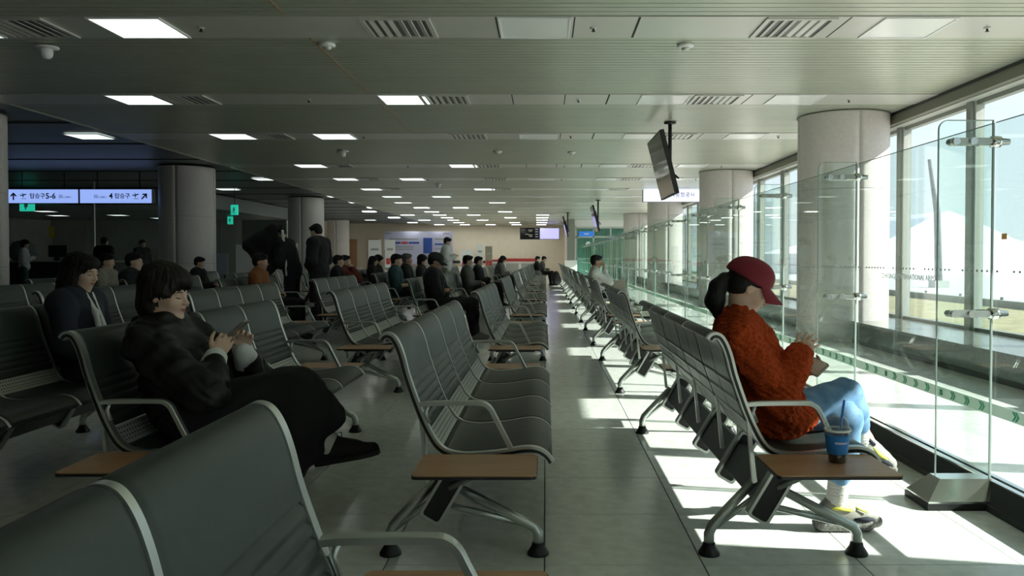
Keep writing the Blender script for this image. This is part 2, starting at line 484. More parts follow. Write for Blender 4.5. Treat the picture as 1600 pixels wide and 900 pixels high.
# panel joints, dome cameras, smoke detectors, sprinklers
def dome(x, y, label, big=True, z=CEIL):
    o = empty('dome_camera', (x, y, z)); tag(o, label, 'camera')
    ob('mount', MB().lathe([(0.10, 0.0), (0.105, -0.012), (0.09, -0.022), (0.04, -0.026)], M['white'], 18), o)
    ob('dome', MB().lathe([(0.05, -0.02), (0.052, -0.06), (0.047, -0.09), (0.03, -0.112), (0.005, -0.12)], M['white'], 16), o)
dome(-4.73, 7.7, 'white dome camera hanging below the ceiling by the brightest corner light')
dome(-3.8, 15.2, 'white dome camera hanging mid ceiling above the rows of benches')
dome(-2.9, 22.0, 'small white dome camera farther down the lounge ceiling')
for n, (x, y) in enumerate(((-2.05, 7.62), (-0.9, 15.3), (1.32, 7.65), (0.5, 15.4))):
    o = empty('smoke_detector', (x, y, CEIL))
    tag(o, ['white smoke detector beside the first ceiling seam', 'white smoke detector amid the ceiling slats beyond the third strip',
            'round white ceiling speaker ring near the windows', 'small round detector under the ceiling above the aisle'][n], 'detector')
    ob('base', MB().lathe([(0.075, 0.006), (0.08, -0.012), (0.06, -0.025)], M['white'], 18), o)
    ob('sensor', MB().lathe([(0.04, -0.02), (0.035, -0.045), (0.01, -0.05)], M['strip'], 14), o)
for r in range(5):
    for n, x in enumerate((3.85, 0.42, -3.0)):
        o = empty('sprinkler', (x, ROWS[r] + SW / 2, CEIL))
        tag(o, f'small ceiling sprinkler, {ORD[n + 1]} from the windows in the {ORD[r + 1]} strip', 'sprinkler', 'ceiling sprinklers')
        ob('rosette', MB().lathe([(0.03, 0.0), (0.03, -0.006), (0.012, -0.01)], M['strip'], 12), o)
        ob('nozzle', MB().lathe([(0.009, -0.008), (0.009, -0.03), (0.018, -0.032), (0.018, -0.035)], M['dark'], 10), o)
for r in range(4):
    for x in (0.24, 0.78, -0.42, 1.85, 2.55):
        ob('panel_joint', MB().box((x, ROWS[r] + 0.01, -0.002), (x + (0.012 if x != 0.78 else 0.02), ROWS[r] + SW - 0.01, 0.0), M['void']), ceiling)
for y0, y1 in ((-3, 6.7), (7.42, 9.9), (10.6, 13.0)):
    ob('ceiling_seam', MB().box((-2.16, y0, 0.002), (-2.145, y1, 0.006), M['wood']), ceiling)
# ------------------------------------------------------------------ window wall on the right
XW = 5.11
wall_r = empty('wall_right'); tag(wall_r, kind='structure')
b = MB()
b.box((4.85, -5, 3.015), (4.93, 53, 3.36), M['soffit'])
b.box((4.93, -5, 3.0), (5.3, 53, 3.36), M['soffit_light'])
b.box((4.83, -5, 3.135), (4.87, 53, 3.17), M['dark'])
ob('header_beam', b, wall_r)
ob('sill_beam', MB().box((5.02, -5, -0.1), (5.3, 53, 0.27), M['walld']), wall_r)
COLS_R = [1.9, 11.55, 19.0, 28.7, 37.4]
# granite ledge in lengths between the columns
edges = [-4.5] + [c for y in COLS_R for c in (y, y)] + [51]
for k in range(0, len(edges), 2):
    b = MB()
    b.box((4.19, edges[k], 0.0), (5.02, edges[k + 1], 0.265), M['ledge'])
    b.box((4.15, edges[k], 0.265), (5.02, edges[k + 1], 0.295), M['ledge'])
    b.box((4.17, edges[k], 0.0), (4.19, edges[k + 1], 0.05), M['dark'])
    ob('granite_ledge', b, wall_r)
for n, y in enumerate(range(30)):
    y0 = 9.6 + 1.9 * (n - 7)
    if y0 > 50: break
    o = empty(f'window_{n + 1}', (XW, y0, 0.27)); tag(o, kind='structure')
    b = MB()
    b.box((-0.09, -0.055, 0), (0.07, 0.055, 2.74), M['frame'])
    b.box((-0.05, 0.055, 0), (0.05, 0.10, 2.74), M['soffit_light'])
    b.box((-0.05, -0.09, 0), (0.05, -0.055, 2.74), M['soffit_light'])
    ob('mullion', b, o)
    b = MB()
    b.box((-0.04, 0.10, 0.0), (0.05, 1.81, 0.06), M['frame'])
    b.box((-0.04, 0.10, 2.68), (0.05, 1.81, 2.74), M['frame'])
    ob('rail', b, o)
    ob('pane', MB().box((0.0, 0.09, 0.05), (0.012, 1.82, 2.7), M['pane']), o)
    if n == 6:
        s = ob('window_sticker', MB().box((XW - 0.004, 8.93, 1.36), (XW - 0.001, 9.03, 1.425), M['orange']))
        tag(s, 'small orange rectangular sticker on the window glass', 'sticker')
# round stone columns
def column(x, y, r=0.62, z=CEIL, name='column', seam=True):
    o = empty(name, (x, y, 0)); tag(o, kind='structure')
    zs = [0.0, 1.02, 2.1, z]
    for a, c in zip(zs[:-1], zs[1:]):
        b = MB()
        for k in range(4):
            seg = 12; rings = []
            t0 = k * math.pi / 2 + 0.0 + 0.0025; t1 = (k + 1) * math.pi / 2 + 0.0 - 0.0025
            ring_o = [(r * math.cos(t0 + (t1 - t0) * i / seg), r * math.sin(t0 + (t1 - t0) * i / seg)) for i in range(seg + 1)]
            ring_i = [(p[0] * 0.95, p[1] * 0.95) for p in reversed(ring_o)]
            poly = ring_o + ring_i
            b2 = MB().loft([[(p[0], p[1], a + 0.002) for p in poly], [(p[0], p[1], c - 0.002) for p in poly]], M['stone'], cap=False, smooth=False)
            nn = len(b2.f)
            b2.s = [True if i < seg else False for i in range(nn)]
            ob('stone_panel', b2, o)
    ob('core', MB().lathe([(r * 0.955, 0), (r * 0.955, z)], M['grout'], 40), o)
    ob('collar', MB().lathe([(r + 0.015, z - 0.012), (r + 0.015, z)], M['soffit'], 40), o)
    return o
for y in COLS_R:
    column(4.25, y)
for x, y in ((-8.55, 11.75), (-8.42, 19.0), (-8.5, 28.7), (-11.7, 36.5), (-11.8, 46.0)):
    column(x, y, z=CEIL + 0.1)
for n, y in enumerate(COLS_R[1:4]):
    pass

# ------------------------------------------------------------------ glass partition between lounge and window corridor
part = empty('glass_partition', (2.1, 0, 0))
tag(part, 'frameless clear glass partition on a dark steel base along the window corridor', 'partition')
FINS = [3.785 + 1.66 * k for k in range(-3, 24)]
GZ0, GZ1 = 0.115, 1.79
for k, y in enumerate(FINS[:-1]):
    y0, y1 = y + 0.008, FINS[k + 1] - 0.008
    g = MB()
    g.box((0.0, y0 + 0.003, GZ0), (0.008, y1 - 0.003, GZ1 - 0.003), M['glass'])
    p = ob('glass_panel', g, part)
    e = MB()
    e.box((0.0, y0 + 0.003, GZ1 - 0.003), (0.008, y1 - 0.003, GZ1), M['glass_edge'])
    e.box((0.0, y0, GZ0), (0.008, y0 + 0.003, GZ1), M['glass_edge'])
    ob('polished_edge', e, p)
    if y1 > 2:
        ob('mint_tape', MB().box((-0.002, y0, 0.418), (-0.0005, y1, 0.474), M['mint']), p)
        if y < 22:
            b = MB(); st = 0.138; n = int((y1 - y0) / st)
            for i in range(n):
                c = y0 + 0.05 + i * st
                zc = 0.446
                if i % 5 == 3:
                    for q in range(3):
                        b.box((-0.0035, c - 0.012 + q * 0.012, zc - 0.016), (-0.0021, c - 0.006 + q * 0.012, zc + 0.016), M['green'])
                    for q in (-0.012, 0.004):
                        b.box((-0.0035, c - 0.012, zc + q), (-0.0021, c + 0.018, zc + q + 0.005), M['green'])
                    continue
                for s in (0.0, 0.022):
                    yy = c + s
                    # chevron pointing towards the viewer's right, which is -Y here
                    q = [(yy + 0.024, zc + 0.021), (yy + 0.010, zc + 0.021), (yy - 0.009, zc), (yy + 0.010, zc - 0.021), (yy + 0.024, zc - 0.021), (yy + 0.005, zc)]
                    v = [(-0.0035, a, z) for a, z in q] + [(-0.0021, a, z) for a, z in q]
                    b.add(v, [(0, 1, 2, 5), (5, 2, 3, 4), (6, 11, 8, 7), (11, 10, 9, 8)] + [(i_, (i_ + 1) % 6, (i_ + 1) % 6 + 6, i_ + 6) for i_ in range(6)], M['green'])
            tag(ob('printed_chevrons', b, p), kind='stuff')
    if 2 < y < 9:
        b = MB()
        n = int((y1 - y0) / 0.045)
        for i in range(n):
            if i % 9 in (6, 7): continue
            b.box((-0.002, y0 + 0.03 + i * 0.045, 1.09), (-0.0004, y0 + 0.044 + i * 0.045, 1.099), M['greyprint'])
        tag(ob('printed_dots', b, p), kind='stuff')
    if abs(y - 3.785) < 0.01:
        text('printed_name', 'CHEONGJU INTERNATIONAL AIRPORT', 0.042, M['greyprint'], p, (-0.002, 5.02, 1.045), (math.pi / 2, 0, -math.pi / 2), depth=0.0005)
# base rail
prof = [(-0.085, 0.0), (-0.085, 0.028), (-0.07, 0.03), (-0.032, 0.108), (-0.030, 0.122), (-0.006, 0.122), (-0.006, 0.112), (0.018, 0.112), (0.018, 0.122), (0.05, 0.122), (0.09, 0.03), (0.09, 0.0)]
ob('base_rail', MB().loft([[(p[0], FINS[0], p[1]) for p in prof], [(p[0], FINS[-1], p[1]) for p in prof]], M['dark'], smooth=False), part)
b = MB(); b.box((-0.034, FINS[0], 0.119), (-0.005, FINS[-1], 0.125), M['chrome']); b.box((0.017, FINS[0], 0.119), (0.045, FINS[-1], 0.125), M['chrome'])
ob('rail_lip', b, part)
# fins with their feet and clamps
b = MB(); b.rbox((-0.26, -0.004, 0.12), (-0.004, 0.004, 1.80), 0.045, M['glass'], axis=1, seg=5); fin_me = b.mesh('glass_fin')
def fin_edge():
    b = MB()
    pts = [(-0.262, 0.12), (-0.262, 1.757)] + [(-0.217 - 0.045 * math.cos(t * math.pi / 10), 1.757 + 0.045 * math.sin(t * math.pi / 10)) for t in range(6)] + [(-0.004, 1.802)]
    inn = [(-0.258, 0.12), (-0.258, 1.757)] + [(-0.217 - 0.041 * math.cos(t * math.pi / 10), 1.757 + 0.041 * math.sin(t * math.pi / 10)) for t in range(6)] + [(-0.004, 1.798)]
    rings = [[(o[0], -0.0045, o[1]), (o[0], 0.0045, o[1]), (i[0], 0.0045, i[1]), (i[0], -0.0045, i[1])] for o, i in zip(pts, inn)]
    b.loft(rings, M['glass_edge'], smooth=False)
    b.box((-0.008, -0.0045, 0.12), (-0.003, 0.0045, 1.80), M['glass_edge'])
    return b.mesh('polished_edge')
fin_edge_me = fin_edge()
b = MB()
lo = [(-0.345, -0.115), (-0.02, -0.115), (-0.02, 0.115), (-0.345, 0.115)]
b.loft([[(p[0], p[1], 0) for p in lo], [(p[0], p[1], 0.04) for p in lo], [(p[0] * 0.985, p[1] * 0.97, 0.045) for p in lo],
        [(-0.262, -0.05, 0.128), (-0.02, -0.05, 0.128), (-0.02, 0.05, 0.128), (-0.262, 0.05, 0.128)]], M['chrome'], smooth=False)
foot_me = b.mesh('fin_foot')
plinth = MB().box((-0.35, -0.12, 0), (-0.02, 0.12, 0.03), M['dark']).mesh('plinth')
b = MB()
b.rbox((-0.215, -0.022, -0.016), (-0.02, -0.008, 0.016), 0.0155, M['alu'], axis=1, seg=5)
b.rbox((-0.215, 0.008, -0.016), (-0.02, 0.022, 0.016), 0.0155, M['alu'], axis=1, seg=5)
clamp_me = b.mesh('clamp')
b = MB()
for x in (-0.19, -0.11):
    b.loft([[(x + 0.0165 * math.cos(t * math.pi / 8), yy, 0.0165 * math.sin(t * math.pi / 8)) for t in range(16)] for yy in (-0.034, -0.03, 0.03, 0.034)], M['chrome'])
bolt_me = b.mesh('bolt')
b = MB()
b.loft([[(x, r * math.cos(t * math.pi / 8), r * math.sin(t * math.pi / 8)) for t in range(16)] for x, r in ((-0.075, 0.02), (-0.015, 0.02), (-0.014, 0.027), (-0.001, 0.027), (0.012, 0.027), (0.026, 0.027), (0.027, 0.018), (0.07, 0.014), (0.072, 0.004))], M['chrome'])
head_me = b.mesh('clamp_head')
for k, y in enumerate(FINS):
    f = ob('glass_fin', fin_me, part, (0, y, 0))
    ob('polished_edge', fin_edge_me, f)
    ft = ob('fin_foot', foot_me, part, (0, y, 0)); ob('plinth', plinth, ft)
    for z in (1.70, 0.895):
        c = ob('clamp', clamp_me, part, (0, y, z)); ob('bolt', bolt_me, c); ob('clamp_head', head_me, c)

# ------------------------------------------------------------------ far and left walls
wall_b = empty('wall_back', (0, 51, 0)); tag(wall_b, kind='structure')
ob('wall_panel', MB().box((-13.0, 0, 0), (1.4, 0.2, 3.3), M['wallb']), wall_b)
b = MB()
b.box((-8.2, -0.14, 0.78), (-3.0, -0.02, 0.95), M['dark']); b.box((-3.0, -0.1, 0.98), (-0.6, -0.02, 1.08), M['redplate'])
ob('wall_rail', b, wall_b)
for x in (-12.6, -11.2):
    ob('door_leaf', MB().box((x, -0.08, 0), (x + 0.7, 0.0, 2.3), M['wood']), wall_b)
wall_l = empty('wall_left', (-22, 0, 0)); tag(wall_l, kind='structure')
ob('wall_panel', MB().box((-0.2, -5, 0), (0, 52, 3.4), M['walld']), wall_l)
wall_s = empty('wall_side', (0, 36, 0)); tag(wall_s, kind='structure')
for i in range(6):
    ob('wall_panel', MB().box((-22 + i * 1.5, 0, 0), (-22 + i * 1.5 + 1.47, 0.2, 3.28), M['walld']), wall_s)
ob('wall_panel', MB().box((-13.0, 0, 0), (-12.9, 15.2, 3.28), M['wallb']), wall_s)
ob('lower_ceiling', MB().box((-22, -11.0, 2.78), (-11.0, -0.6, 3.26), M['ceil_dark']), wall_s)
for n, (x, y) in enumerate(((-18.9, 31.3), (-17.6, 28.4), (-16.4, 31.0), (-15.9, 33.4), (-14.0, 30.0))):
    o = empty('ceiling_light', (x, y, 2.78)); tag(o, f'square light in the low ceiling behind the gate signs, {ORD[n + 1]} of five', 'light', 'lights in the low ceiling')
    ob('frame', lf, o); ob('diffuser', ld, o)
wall_f = empty('wall_front', (0, -5, 0)); tag(wall_f, kind='structure')
ob('wall_panel', MB().box((-24, -0.2, 0), (5.3, 0, 3.4), M['walld']), wall_f)

# corner pier and glass doors at the end of the aisle
pier = empty('trim_1', (1.25, 42.5, 0)); tag(pier, kind='structure')
b = MB(); b.box((-0.1, 0, 0), (0.30, 0.8, 3.16), M['frame']); b.box((-0.05, 0.8, 0), (0.05, 8.6, 3.3), M['wallb'])
ob('pier', b, pier)
door = empty('door_1', (1.62, 43.2, 0)); tag(door, kind='structure')
b = MB()
for x in (0.0, 0.92, 1.84, 2.9):
    b.box((x, -0.05, 0), (x + 0.08, 0.05, 2.75), M['alu'])
b.box((0, -0.05, 2.2), (2.98, 0.05, 2.3), M['alu']); b.box((0, -0.05, 2.7), (2.98, 0.05, 2.8), M['alu'])
b.box((0, -0.05, 1.05), (2.98, 0.05, 1.12), M['alu'])
b.box((0, -0.06, 2.8), (3.0, 0.06, 3.16), M['white'])
ob('frame', b, door)
for x in (0.08, 1.0, 1.92):
    ob('pane', MB().box((x, -0.006, 0.02), (x + (0.84 if x < 1.9 else 0.98), 0.006, 2.7), M['teal_glass']), door)
backing = MB(); backing.box((-0.3, 7.2, 0), (3.6, 7.4, 3.3), M['walld'])
ob('lobby_wall', backing, door)
s = empty('door_sign', (1.80, 43.12, 2.28)); tag(s, 'blue sign board above the teal glass door', 'sign')
ob('board', MB().box((0, -0.05, 0), (0.78, 0.0, 0.26), M['blue_sign']), s)
ob('print', MB().box((0.26, -0.054, 0.1), (0.52, -0.05, 0.16), M['white']), s)
for n, (x, z) in enumerate(((2.3, 1.86), (2.6, 1.62))):
    s = ob('door_decal', MB().loft([[(x + 0.14 * math.cos(t * math.pi / 10), yy, z + 0.14 * math.sin(t * math.pi / 10)) for t in range(20)] for yy in (43.17, 43.185)], M['white'], smooth=False))
    tag(s, ['upper round white decal on the glass door', 'lower round white decal on the glass door'][n], 'decal')

# ------------------------------------------------------------------ hanging signs
def hang_sign(loc, w_, h_, m, label, draw, rods):
    o = empty('hanging_sign', loc); tag(o, label, 'sign')
    b = MB(); b.box((0, 0.0, 0), (w_, 0.16, h_), M['dark']); ob('case', b, o)
    f = ob('face', MB().box((0.015, -0.01, 0.012), (w_ - 0.015, 0.0, h_ - 0.012), m), o)
    for x in rods:
        ob('rod', MB().tube([(x, 0.08, h_), (x, 0.08, CEIL + (0.12 if loc[0] < -7 else 0.0) - loc[2])], 0.012, M['dark'], 6), o)
    draw(o, w_, h_, f)
    return o
def arrow(f, cx, cz, s, ang, name='arrow'):
    pts = [(0, 0.5), (0.42, 0.06), (0.30, -0.06), (0.09, 0.15), (0.09, -0.5), (-0.09, -0.5), (-0.09, 0.15), (-0.30, -0.06), (-0.42, 0.06)]
    ca, sa = math.cos(ang), math.sin(ang)
    q = [(cx + s * (x * ca - z * sa), cz + s * (x * sa + z * ca)) for x, z in pts]
    b = MB()
    v = [(x, -0.0135, z) for x, z in q] + [(x, -0.010, z) for x, z in q]
    n = len(q)
    b.add(v, [(0, 1, 3, 7), (1, 2, 3), (7, 8, 0), (3, 4, 5, 6), (3, 6, 7)][:0] + [(0, 8, 7, 6, 3, 2, 1), (6, 5, 4, 3)] + [(i, (i + 1) % n, (i + 1) % n + n, i + n) for i in range(n)], M['signink'])
    ob(name, b, f)
def plane_icon(f, cx, cz, s, flip=1):
    b = MB()
    def pl(pts):
        q = [(cx + flip * s * x, cz + s * z) for x, z in pts]
        n = len(q)
        v = [(x, -0.0135, z) for x, z in q] + [(x, -0.010, z) for x, z in q]
        b.add(v, [tuple(range(n))] + [(i, (i + 1) % n, (i + 1) % n + n, i + n) for i in range(n)], M['signink'])
    pl([(-0.62, 0.12), (-0.52, 0.18), (-0.30, 0.05), (0.35, 0.28), (0.58, 0.26), (0.60, 0.18), (0.40, 0.08), (-0.30, -0.10), (-0.42, -0.08)])
    pl([(-0.10, 0.02), (0.10, 0.08), (0.05, -0.34), (-0.06, -0.38)])
    pl([(-0.06, 0.14), (0.10, 0.19), (-0.14, 0.42), (-0.24, 0.40)])
    pl([(-0.30, -0.62), (0.55, -0.62), (0.55, -0.55), (-0.30, -0.55)])
    ob('aeroplane_symbol', b, f)
RT = (math.pi / 2, 0, 0)
def draw_l(o, w_, h_, f):
    arrow(f, 0.19, h_ / 2, 0.19, 0)
    plane_icon(f, 0.43, h_ / 2 + 0.02, 0.14)
    text('lettering', '탑승구', 0.14, M['signink'], f, (0.59, -0.012, h_ / 2), RT, bold=0.002)
    text('gate_number', '5-6', 0.19, M['signink'], f, (0.985, -0.012, h_ / 2), RT, bold=0.004)
    text('small_lettering', 'Gate\n登机口 搭乗口', 0.05, M['signink'], f, (1.31, -0.012, h_ / 2), RT)
def draw_r(o, w_, h_, f):
    text('small_lettering', 'Gate\n登机口 搭乗口', 0.05, M['signink'], f, (0.36, -0.012, h_ / 2), RT)
    text('gate_number', '4', 0.19, M['signink'], f, (0.735, -0.012, h_ / 2), RT, bold=0.004)
    text('lettering', '탑승구', 0.14, M['signink'], f, (0.87, -0.012, h_ / 2), RT, bold=0.002)
    plane_icon(f, 1.39, h_ / 2 + 0.02, 0.14)
    arrow(f, 1.61, h_ / 2, 0.19, -math.pi / 4)
hang_sign((-13.35, 20.0, 2.49), 1.80, 0.36, M['signface'], 'hanging blue lightbox sign with upward arrow and gates 5-6', draw_l, (0.35, 1.4))
hang_sign((-11.53, 20.0, 2.49), 1.80, 0.36, M['signface'], 'hanging blue lightbox sign for gate 4 with slanted arrow', draw_r, (0.4, 1.45))
def draw_k(o, w_, h_, f):
    text('lettering', '한국공항공사', 0.16, M['signink'], f, (0.66, -0.012, h_ / 2), RT, bold=0.002)
hang_sign((2.90, 24.0, 2.80), 1.80, 0.41, M['signwhite'], 'hanging white lightbox sign near the second window column', draw_k, (0.35, 1.45))
# emergency exit signs
for n, (x, y, z) in enumerate(((-15.95, 24.5, 2.56), (-9.35, 24.0, 2.42), (-12.6, 32.0, 2.47))):
    o = empty('exit_sign', (x, y, z))
    tag(o, ['green exit sign below the gates 5-6 sign', 'upper green exit sign hanging right of the big stone column', 'lower green exit sign farther back beside the big stone column'][n], 'sign')
    ww = (0.42, 0.2, 0.2)[n]
    ob('case', MB().box((0, 0, 0), (ww, 0.08, 0.3), M['exit']), o)
    ob('running_figure', MB().box((ww * 0.35, -0.006, 0.12), (ww * 0.6, 0.0, 0.22), M['white']).box((ww * 0.4, -0.006, 0.05), (ww * 0.5, 0.0, 0.12), M['white']), o)
    ob('rod', MB().tube([(ww / 2, 0.04, 0.3), (ww / 2, 0.04, CEIL + 0.12 - z)], 0.01, M['dark'], 6), o)
# monitors facing the benches
def monitor(x, y, label, w_=1.38, h_=0.92):
    o = empty('ceiling_monitor', (x, y, CEIL)); tag(o, label, 'monitor')
    ob('pole', MB().tube([(0, 0, 0), (0, 0, -0.72)], 0.028, M['dark'], 10).lathe([(0.09, 0), (0.09, -0.02), (0.03, -0.03)], M['dark'], 14), o)
    a = math.radians(14)
    R = Matrix.Rotation(-a, 4, 'Y')
    def tr(b):
        b.v = [tuple(R @ Vector(p) + Vector((-0.12, 0, -0.66))) for p in b.v]; return b
    ob('housing', tr(MB().box((-0.02, -w_ / 2, -h_ / 2), (0.04, w_ / 2, h_ / 2), M['dark']).box((0.04, -0.3, -0.25), (0.09, 0.3, 0.25), M['black'])), o)
    ob('screen', tr(MB().box((-0.024, -w_ / 2 + 0.02, -h_ / 2 + 0.02), (-0.019, w_ / 2 - 0.02, h_ / 2 - 0.02), M['screen'])), o)
    br = MB()
    br.tube([(0.0, -0.05, -0.55), (-0.03, -0.05, -0.68)], 0.018, M['dark'], 8); br.tube([(0, 0.05, -0.70), (0.07, -0.35, -0.86)], 0.014, M['dark'], 8)
    ob('bracket', br, o)
monitor(1.85, 12.0, 'large dark monitor hanging tilted from the ceiling by the first window columns')
monitor(1.85, 28.3, 'farther dark monitor hanging above the window benches')
monitor(1.0, 36.0, 'farthest dark monitor hanging by the corner pier')
# display on the far wall
o = empty('flight_display', (-1.55, 49.4, 2.25)); tag(o, 'wide flight information display on the beige far wall', 'display')
ob('housing', MB().box((0, 0, 0), (2.42, 0.14, 0.72), M['black']), o)
ob('screen', MB().box((0.03, -0.006, 0.03), (0.86, 0, 0.69), M['screen']), o, )
ob('side_screen', MB().box((0.88, -0.006, 0.03), (1.18, 0, 0.69), M['signink']), o)
ob('bright_screen', MB().box((1.22, -0.006, 0.03), (2.39, 0, 0.69), M['screen_lilac']), o)
b = MB()
for i, (x, z, l) in enumerate(((0.5, 0.56, 0.28), (0.54, 0.48, 0.2), (0.32, 0.30, 0.2), (0.52, 0.26, 0.25), (0.56, 0.17, 0.2), (0.94, 0.6, 0.16), (0.94, 0.45, 0.16), (0.94, 0.3, 0.16), (0.94, 0.15, 0.16))):
    b.box((x, -0.009, z), (x + l, -0.006, z + 0.04), M['white'])
tag(ob('flight_lines', b, o), kind='stuff')
ob('hanger', MB().tube([(1.2, 0.07, 0.7), (1.2, 0.07, 0.91)], 0.02, M['dark'], 6), o)
# big lilac poster wall and banners
o = empty('poster_wall', (-9.9, 49.6, 0.75)); tag(o, 'wide lilac poster board with blue lines of print on the far wall', 'poster')
ob('board', MB().box((0, 0, 0), (4.2, 0.08, 2.0), M['lilac']), o)
b = MB()
for i, (x, z, l, h_, m) in enumerate(((0.05, 1.85, 0.35, 0.05, 'greyprint'), (3.6, 1.85, 0.4, 0.05, 'greyprint'), (0.3, 1.5, 1.8, 0.07, 'greyprint'), (0.3, 1.24, 0.7, 0.12, 'blue_print'),
        (1.05, 1.24, 0.4, 0.12, 'red_print'), (1.5, 1.24, 0.65, 0.12, 'blue_print'), (0.6, 1.02, 1.2, 0.06, 'greyprint'), (0.6, 0.88, 1.2, 0.05, 'greyprint'), (3.1, 1.5, 0.8, 0.06, 'greyprint'),
        (3.1, 1.16, 0.8, 0.1, 'blue_print'), (3.1, 0.9, 0.7, 0.05, 'greyprint'))):
    b.box((x, -0.012, z), (x + l, 0.0, z + h_), M[m])
tag(ob('print_lines', b, o), kind='stuff')
ob('blue_panel', MB().box((2.4, -0.02, 0.65), (2.95, 0.0, 1.6), M['blue_print']), o)
ob('hill_print', MB().add([(0, -0.012, 0), (0, -0.012, 0.9), (0.5, -0.012, 0.65), (0.9, -0.012, 0.3), (1.6, -0.012, 0.2), (1.6, -0.012, 0)], [(0, 1, 2, 3, 4, 5)], M['walld']), o)
def banner(x, y, w_, h_, z0, label, colr='white'):
    o = empty('standing_banner', (x, y, 0)); tag(o, label, 'banner')
    ob('base', MB().box((-0.05, -0.15, 0), (w_ + 0.05, 0.25, 0.06), M['alu']), o)
    ob('sheet', MB().box((0, 0, 0.06), (w_, 0.02, z0 + h_), M[colr]), o)
    b = MB()
    b.box((w_ * 0.2, -0.01, z0 + h_ * 0.72), (w_ * 0.8, 0, z0 + h_ * 0.78), M['greyprint'])
    b.box((w_ * 0.12, -0.01, z0 + h_ * 0.36), (w_ * 0.5, 0, z0 + h_ * 0.52), M['red_print'])
    b.box((w_ * 0.55, -0.01, z0 + h_ * 0.33), (w_ * 0.9, 0, z0 + h_ * 0.5), M['redplate'])
    b.box((w_ * 0.2, -0.01, z0 + h_ * 0.2), (w_ * 0.8, 0, z0 + h_ * 0.24), M['greyprint'])
    tag(ob('print', b, o), kind='stuff')
banner(-9.0, 41.0, 0.66, 1.95, 0.1, 'white standing banner with red print, nearer the brown door')
banner(-8.15, 41.0, 0.52, 1.95, 0.1, 'narrower white standing banner beside the lilac poster')
banner(-4.85, 46.0, 0.75, 1.5, 0.1, 'white poster stand behind the standing woman in white')
banner(-3.9, 46.0, 0.35, 1.85, 0.1, 'narrow tall white banner beside the far counter')
banner(-3.45, 46.4, 0.4, 1.7, 0.1, 'pale pink printed banner by the far counter', 'beigecloth')
# far counter, planter box, cabinet, kiosks
o = empty('far_counter', (-3.4, 47.0, 0)); tag(o, 'long white counter with dark red edge along the far wall', 'counter')
ob('body', MB().box((0, 0, 0), (2.9, 0.6, 0.92), M['white']), o); ob('worktop', MB().box((-0.05, -0.05, 0.92), (2.95, 0.65, 1.02), M['redplate']), o)
for i in range(3): ob('glass_panel', MB().box((0.2 + i * 0.9, -0.02, 0.15), (0.95 + i * 0.9, 0, 0.8), M['walld']), o)
o = empty('white_cabinet', (1.0, 41.2, 0)); tag(o, 'low white cabinet at the far end of the window benches', 'cabinet')
ob('body', MB().rbox((0, 0, 0.06), (0.62, 0.5, 1.0), 0.03, M['white']), o); ob('base', MB().box((0.03, 0.03, 0), (0.59, 0.47, 0.06), M['dark']), o)
o = empty('tall_cabinet', (-8.3, 21.6, 0)); tag(o, 'pale grey cabinet behind the man in the rust coloured jacket', 'cabinet')
ob('body', MB().box((0, 0, 0), (1.5, 0.6, 1.55), M['greyprint']), o); ob('door', MB().box((0.02, -0.02, 0.05), (0.5, 0, 1.5), M['white']), o); ob('door', MB().box((0.52, -0.02, 0.05), (1.48, 0, 1.5), M['white']), o)
o = empty('grey_kiosk', (-9.9, 30, 0)); tag(o, 'beige service kiosk pillar right of the big stone column', 'kiosk')
ob('body', MB().rbox((-1.4, 0, 0), (0.3, 0.8, 2.55), 0.05, M['frame']), o); ob('screen', MB().box((-1.0, -0.01, 1.1), (-0.2, 0.0, 1.7), M['screen']), o)
# left zone: dark counters, pole, glass edge, signs
o = empty('boarding_counter', (-18.2, 26, 0)); tag(o, 'dark boarding counter below the gates 5-6 sign', 'counter')
ob('body', MB().box((0, 0, 0), (4.2, 0.7, 1.0), M['black']), o); ob('worktop', MB().box((-0.05, -0.05, 1.0), (4.25, 0.75, 1.05), M['walld']), o)
for n, x in enumerate((-17.0, -15.9)):
    q = empty('counter_monitor', (x, 26.3, 1.05)); tag(q, ['rounded dark equipment dome on the boarding counter', 'small dark monitor on the boarding counter'][n], 'monitor')
    if n == 0:
        ob('dome', MB().lathe([(0.3, 0), (0.42, 0.15), (0.42, 0.4), (0.3, 0.6), (0.05, 0.68)], M['ceil_dark'], 18), q)
    else:
        ob('screen', MB().box((-0.3, 0, 0.12), (0.3, 0.05, 0.5), M['black']), q); ob('stand', MB().box((-0.08, -0.05, 0), (0.08, 0.1, 0.14), M['dark']), q)
o = empty('partition_post', (-12.75, 22.8, 0)); tag(o, 'slim steel post of the dark glazed screen under the gate signs', 'post')
ob('post', MB().box((-0.03, -0.03, 0), (0.03, 0.03, CEIL + 0.12), M['alu']), o)
ob('glazing', MB().box((0.03, -0.005, 0.1), (4.0, 0.005, 2.5), M['glass']), o)
o = empty('yellow_sign', (-20.6, 33.5, 1.98)); tag(o, 'yellow vertical sign hanging before the dark grey wall', 'sign')
ob('board', MB().box((0, 0, 0), (0.18, 0.05, 0.48), M['yellow']), o); ob('mount', MB().tube([(0.09, 0.03, 0.48), (0.09, 0.03, 1.3)], 0.01, M['dark'], 6), o)
o = empty('fire_sign', (-7.94, 11.20, 1.53)); tag(o, 'red fire extinguisher plate on the nearest stone column', 'sign')
o.rotation_euler = (0, 0, math.radians(34))
ob('plate', MB().box((-0.10, -0.03, 0), (0.10, 0.0, 0.27), M['redplate']), o)
text('lettering', '소\n화\n기', 0.085, M['white'], o, (0, -0.032, 0.15), RT, 'CENTER')
o = empty('white_poster', (-12.6, 30.6, 0)); tag(o, 'pale notice board standing beyond the seated man with black hair', 'board')
